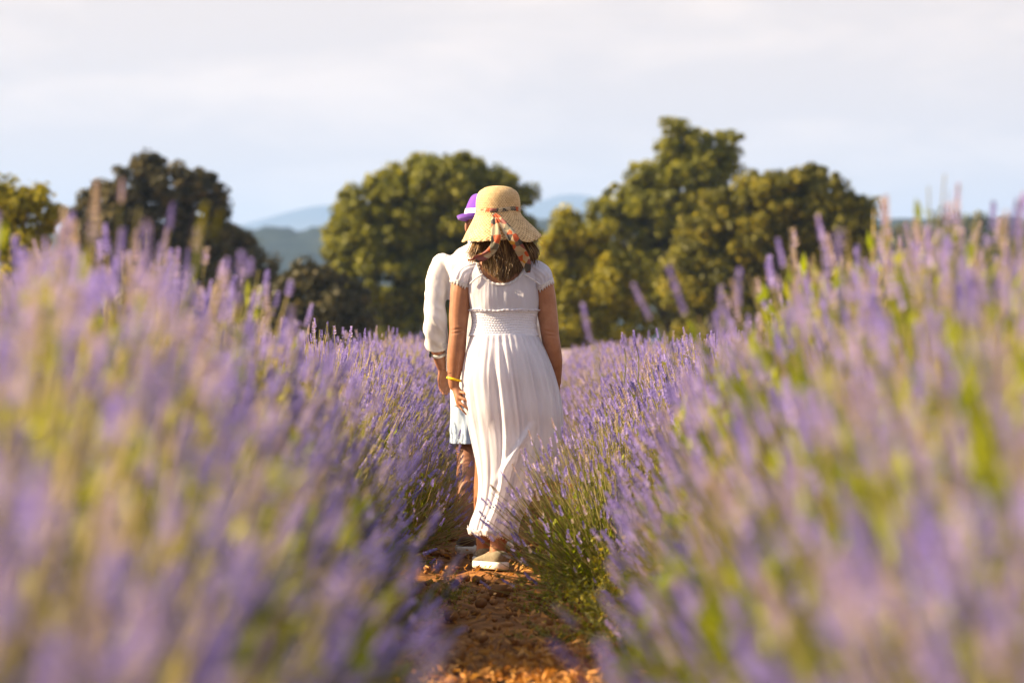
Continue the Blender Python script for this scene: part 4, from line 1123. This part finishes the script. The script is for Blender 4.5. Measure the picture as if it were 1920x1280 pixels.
shirt = link('shirt', mesh_np('shirt', v, f), M['shirt'], man, True)
link('collar', MB().add(*ring_band((0, -0.004, 1.500), (0, 0.12, 1), 0.072, 0.046, 0.007, 32, 0.98)).mesh('collar'), M['shirt'], shirt, True)
for sx in (-1, 1):
    link('cuff', MB().add(*ring_band((sx * 0.228, 0.042, 0.997), (sx * 0.10, -0.5, 0.86), 0.045, 0.036, 0.010, 28)).mesh('cuff'), M['shirt'], shirt, True)
# loose shorts
N = 80; an = np.linspace(0, 2 * PI, N, endpoint=False)
rings = []
for z in np.linspace(0.98, 0.80, 14): rings.append(np.column_stack([(0.164 + 0.01 * (0.98 - z)) * np.cos(an), 0.135 * np.sin(an), np.full(N, z)]))
v_, f_ = loft(rings, False, False); shorts = link('shorts', mesh_np('shorts', v_, np.array(f_)), M['denim'], man, True)
for sx, dy in ((-1, 0.03), (1, 0.12)):
    rings = []
    for u in np.linspace(0, 1, 22):
        z = 0.82 - 0.30 * u; q = np.column_stack([np.cos(an), np.sin(an), np.full(N, z * 6)])
        w = 1 + 0.05 * np.sin(an * 7 + 2 * vnoise(q * 1.5, 7)) * u + 0.05 * vnoise(q * [1.5, 1.5, 2], 8) + 0.03 * (u > 0.93)
        rings.append(np.column_stack([sx * 0.078 + 0.083 * w * np.cos(an), dy * u + 0.118 * w * np.sin(an), np.full(N, z)]))
    v_, f_ = loft(rings, True, False)
    me = MB().add(v_, f_).mesh('shorts_leg'); link('shorts_leg', me, M['denim'], shorts, True)
    hv, hf = loft([r + np.array([0, 0, 0.002]) for r in (rings[-1] * [1, 1, 1], )] + [rings[-1] + np.array([0, 0, -0.012])], False, False)
# watch on the left wrist
watch = link('wristwatch', MB().add(*ring_band((-0.222, 0.072, 0.958), (-0.14, -0.6, 0.8), 0.0365, 0.018, 0.005)).mesh('wristwatch'), M['steel'], man, True)
link('watch_case', MB().add(*ball((-0.262, 0.062, 0.948), (0.007, 0.018, 0.018), 14, 8)).mesh('watch_case'), M['dark_glass'], watch, True)
shoe((-0.082, -0.14, 0.0), 0.05, M['shoe_dark'], M['rubber_white'], man, 0.27, 0.048)
shoe((0.082, 0.34, 0.0), -0.05, M['shoe_dark'], M['rubber_white'], man, 0.27, 0.048)
# purple fedora with a pale band
fprof = np.array([(0.004, 1.712), (0.026, 1.715), (0.046, 1.713), (0.060, 1.701), (0.072, 1.678), (0.085, 1.645), (0.092, 1.610), (0.098, 1.598), (0.112, 1.593), (0.126, 1.598), (0.133, 1.612)])
rows = spline(fprof, 60); N = 120; an = np.linspace(0, 2 * PI, N, endpoint=False); rings = []
for r, z in rows:
    top = np.clip((0.075 - r) / 0.05, 0, 1)
    pin = -0.016 * top * np.exp(-(np.cos(an) * r / 0.018) ** 2)
    br = np.clip((r - 0.098) / 0.035, 0, 1)
    rings.append(np.column_stack([r * np.cos(an), r * 1.14 * np.sin(an) + 0.005, z + pin + br * (0.012 * np.clip(-np.sin(an), 0, 1) - 0.010 * np.clip(np.sin(an), 0, 1)) + 0.016 * (1 - br) * (np.sin(an) * 0.3) * (r < 0.09)]))
v_, f_ = loft(rings, False, False)
fed = link('fedora', mesh_np('fedora', v_, np.array(f_)), M['purple_felt'], man, True)
sd = fed.modifiers.new('thickness', 'SOLIDIFY'); sd.thickness = 0.006
bv, bf = loft([np.column_stack([r * np.cos(an), r * 1.14 * np.sin(an) + 0.005, np.full(N, z)]) for r, z in ((0.1005, 1.606), (0.0960, 1.630), (0.0918, 1.648), (0.0860, 1.650))], False, False)
link('hat_band', mesh_np('hat_band', bv, np.array(bf)), M['band_white'], fed, True)

# ------------------------------------------------------------------ weeds, standing stalks and spikes
def weed_meshes(seed, n=46, h=0.34, spread=0.26, leaf=0.0135):
    g = np.random.default_rng(seed); SV = MB(); P = []
    for i in range(n):
        a = g.uniform(0, 2 * PI); r = spread * g.random() ** 0.5; z = h * g.uniform(0.45, 1.0) * (1 - 0.45 * (r / spread) ** 2)
        pts = [(0.02 * math.cos(a), 0.02 * math.sin(a), 0), (r * 0.45 * math.cos(a), r * 0.45 * math.sin(a), z * 0.6), (r * math.cos(a), r * math.sin(a), z)]
        SV.add(*tube(pts, [0.0022, 0.0016, 0.001], 3, 5))
        q = spline(pts, 12)
        for k in range(3, 12):
            for s in range(2): P.append(q[k] + g.normal(0, 0.008, 3))
    P = np.array(P); m = len(P)
    d = unit(g.normal(size=(m, 3)) + [0, 0, 0.4]); nn = unit(g.normal(size=(m, 3)) + [0, 0, 0.8]); a = unit(np.cross(nn, d)); d = np.cross(a, nn)
    L = (leaf * g.uniform(0.6, 1.4, m))[:, None]
    V = np.stack([P, P + d * L * 0.55 + a * L * 0.42 + nn * L * .1, P + d * L * 1.15, P + d * L * 0.55 - a * L * 0.42 + nn * L * .1], 1).reshape(-1, 3)
    le = mesh_np('foliage', V, np.arange(m * 4).reshape(-1, 4), np.repeat(g.random(m), 4)); le.materials.append(M['weed'])
    st = SV.mesh('stems'); st.materials.append(M['stem'])
    return st, le
WEEDS = [weed_meshes(s) for s in (1, 2, 3)]
def weed(i, x, y, s, sz, label, tilt=0.0):
    r = empty('weed', (x, y, float(gz(x, y))), random.uniform(0, 6.28)); r.scale = (s, s, sz)
    r.rotation_euler = (0, tilt, r.rotation_euler.z)
    tag(r, label, 'weed', 'yellow-green weeds along the right edge of the path')
    for nm, me in zip(('stems', 'foliage'), WEEDS[i % 3]):
        o = bpy.data.objects.new(nm, me); COL.objects.link(o); o.parent = r; o['kind'] = 'stuff'
for i, (x, y, s, sz, lab) in enumerate([
    (0.27, 16.0, 0.8, 0.9, 'yellow-green leafy weed right beside the canvas shoe'),
    (0.30, 15.3, 1.0, 1.5, 'tall yellow-leaved weed in front of the white dress hem'),
    (0.42, 15.9, 1.2, 1.5, 'yellow-green weed rising among lavender right of the dress hem'),
    (0.24, 14.3, 1.0, 0.8, 'low yellow-green weed a step nearer than the canvas shoe'),
    (0.40, 14.0, 1.3, 1.2, 'bushy yellow-green weed at the right edge of the path'),
    (0.34, 13.0, 1.1, 0.9, 'sprawling ochre-green weed on the right edge of the path'),
    (0.52, 12.6, 1.3, 1.2, 'yellow-green weed below the right lavender row'),
    (0.50, 11.6, 1.2, 0.7, 'low blurred weed among dry leaves at the bottom right of the path'),
    (0.68, 11.2, 1.3, 1.0, 'blurred yellow weed under lavender at the bottom right'),
    (0.16, 13.2, 0.8, 0.45, 'small low weed creeping onto the middle of the path'),
    (-0.26, 15.6, 0.6, 0.5, 'small yellow-green weed on the left edge of the path before the hem'),
    (-0.34, 14.4, 0.8, 0.7, 'small weed under the left lavender row')]):
    weed(i, x, y, s, sz, lab)

def stalk(name, label, cat, base, top, r, mat, heads, hmat, group=None, head_name='flower_head'):
    """one tall stem with its heads; heads: (fraction along the stem, offset, size, length)"""
    b = np.array(base, dtype=float); t = np.array(top, dtype=float) - b
    root = empty(name, tuple(b)); tag(root, label, cat, group)
    link('stem', MB().add(*tube([(0, 0, 0), t * 0.5 + [0.01, 0, 0.01], t], [r * 1.2, r, r * 0.7], 6, 10)).mesh('stem'), mat, root, True)
    g = np.random.default_rng(int(abs(b[0]) * 1000) + 3)
    for (fr, off, size, n) in heads:
        c = t * fr + np.array(off); d = unit(t[None])[0]
        V, F, K = [], [], []
        tv, tf = HEADS[n % 4]
        a_, b_ = frames(d[None]); a_, b_ = a_[0], b_[0]
        for j in range(max(1, n // 4)):
            q = c + d * j * 0.022 * size
            vv = q + size * (tv[:, 0:1] * a_ + tv[:, 1:2] * b_ + tv[:, 2:3] * d) * 1.0
            F.append(tf + len(tv) * j); V.append(vv); K.append(np.repeat(np.clip(g.normal(0.5, 0.2, len(tv) // 4), 0, 1), 4))
        link(head_name, mesh_np(head_name, np.concatenate(V), np.concatenate(F), np.concatenate(K)), hmat, root)
        if off[0] or off[1]:
            link('side_stem', MB().add(*tube([t * max(0, fr - 0.12), (t * (fr - 0.05) + c) / 2, c], [r * 0.8, r * 0.6, r * 0.5], 5, 6)).mesh('side_stem'), mat, root, True)
    return root
P3 = lambda px, py, Y: tuple(at(px, py, Y))
stalk('dry_stalk', 'blurred straw-yellow seed stalk with two buds rising before the dark left oak', 'plant stalk', P3(330, 640, 6.4), P3(376, 425, 6.4), 0.004, M['stem'], [(0.92, (0.0, 0, 0), 0.9, 4), (0.98, (0.026, 0.0, -0.004), 0.75, 5)], M['weed'])
stalk('dry_stalk', 'small sharp yellow-topped seed stalk above the lavender left of the man', 'plant stalk', P3(612, 720, 17.3), P3(613, 622, 17.3), 0.0025, M['stem'], [(0.97, (0, 0, 0), 0.7, 4), (0.95, (0.025, 0, 0.0), 0.6, 5)], M['weed'])
stalk('whorled_stalk', 'sharp stalk with stacked pale whorls standing above the right lavender crest', 'plant stalk', P3(1196, 720, 14.6), P3(1189, 632, 14.6), 0.002, M['stem'], [(0.62, (0, 0, 0), 0.9, 12)], M['flower'])
stalk('whorled_stalk', 'short pale budded stalk just left of the tall whorled stalk', 'plant stalk', P3(1170, 720, 14.4), P3(1167, 640, 14.4), 0.002, M['stem'], [(0.8, (0, 0, 0), 0.8, 8)], M['flower'])
for i, (x0, y0, x1, y1, Y, lab) in enumerate([
    (1270, 700, 1188, 535, 8.0, 'leftmost blurred lavender spike leaning left above the right crest'),
    (1330, 720, 1256, 508, 7.6, 'tall blurred lavender spike leaning left before the golden-lit oak'),
    (1345, 700, 1352, 530, 8.4, 'slim upright blurred lavender spike before the dark right oak'),
    (1380, 680, 1386, 512, 7.6, 'upright blurred lavender spike at the left end of the right bank'),
    (1120, 720, 1096, 590, 8.4, 'lone faint blurred lavender spike nearest the woman on the right'),
    (1560, 640, 1574, 425, 6.6, 'highest blurred lavender spike against the dark right oak'),
    (270, 640, 274, 432, 5.6, 'tall blurred lavender spike before the left oak'),
    (440, 700, 452, 490, 6.8, 'blurred lavender spike at the left oak\'s right foot'),
    (545, 740, 546, 575, 7.4, 'last blurred lavender spike at the right end of the left bank')]):
    stalk('lavender_spike', lab, 'lavender spike', P3(x0, y0, Y), P3(x1, y1, Y), 0.003, M['stem'], [(0.80, (0, 0, 0), 0.95, 5 + i % 3), (0.62, (0, 0, 0), 0.7, 4)], M['flower'], 'blurred lavender spikes standing above the rows')
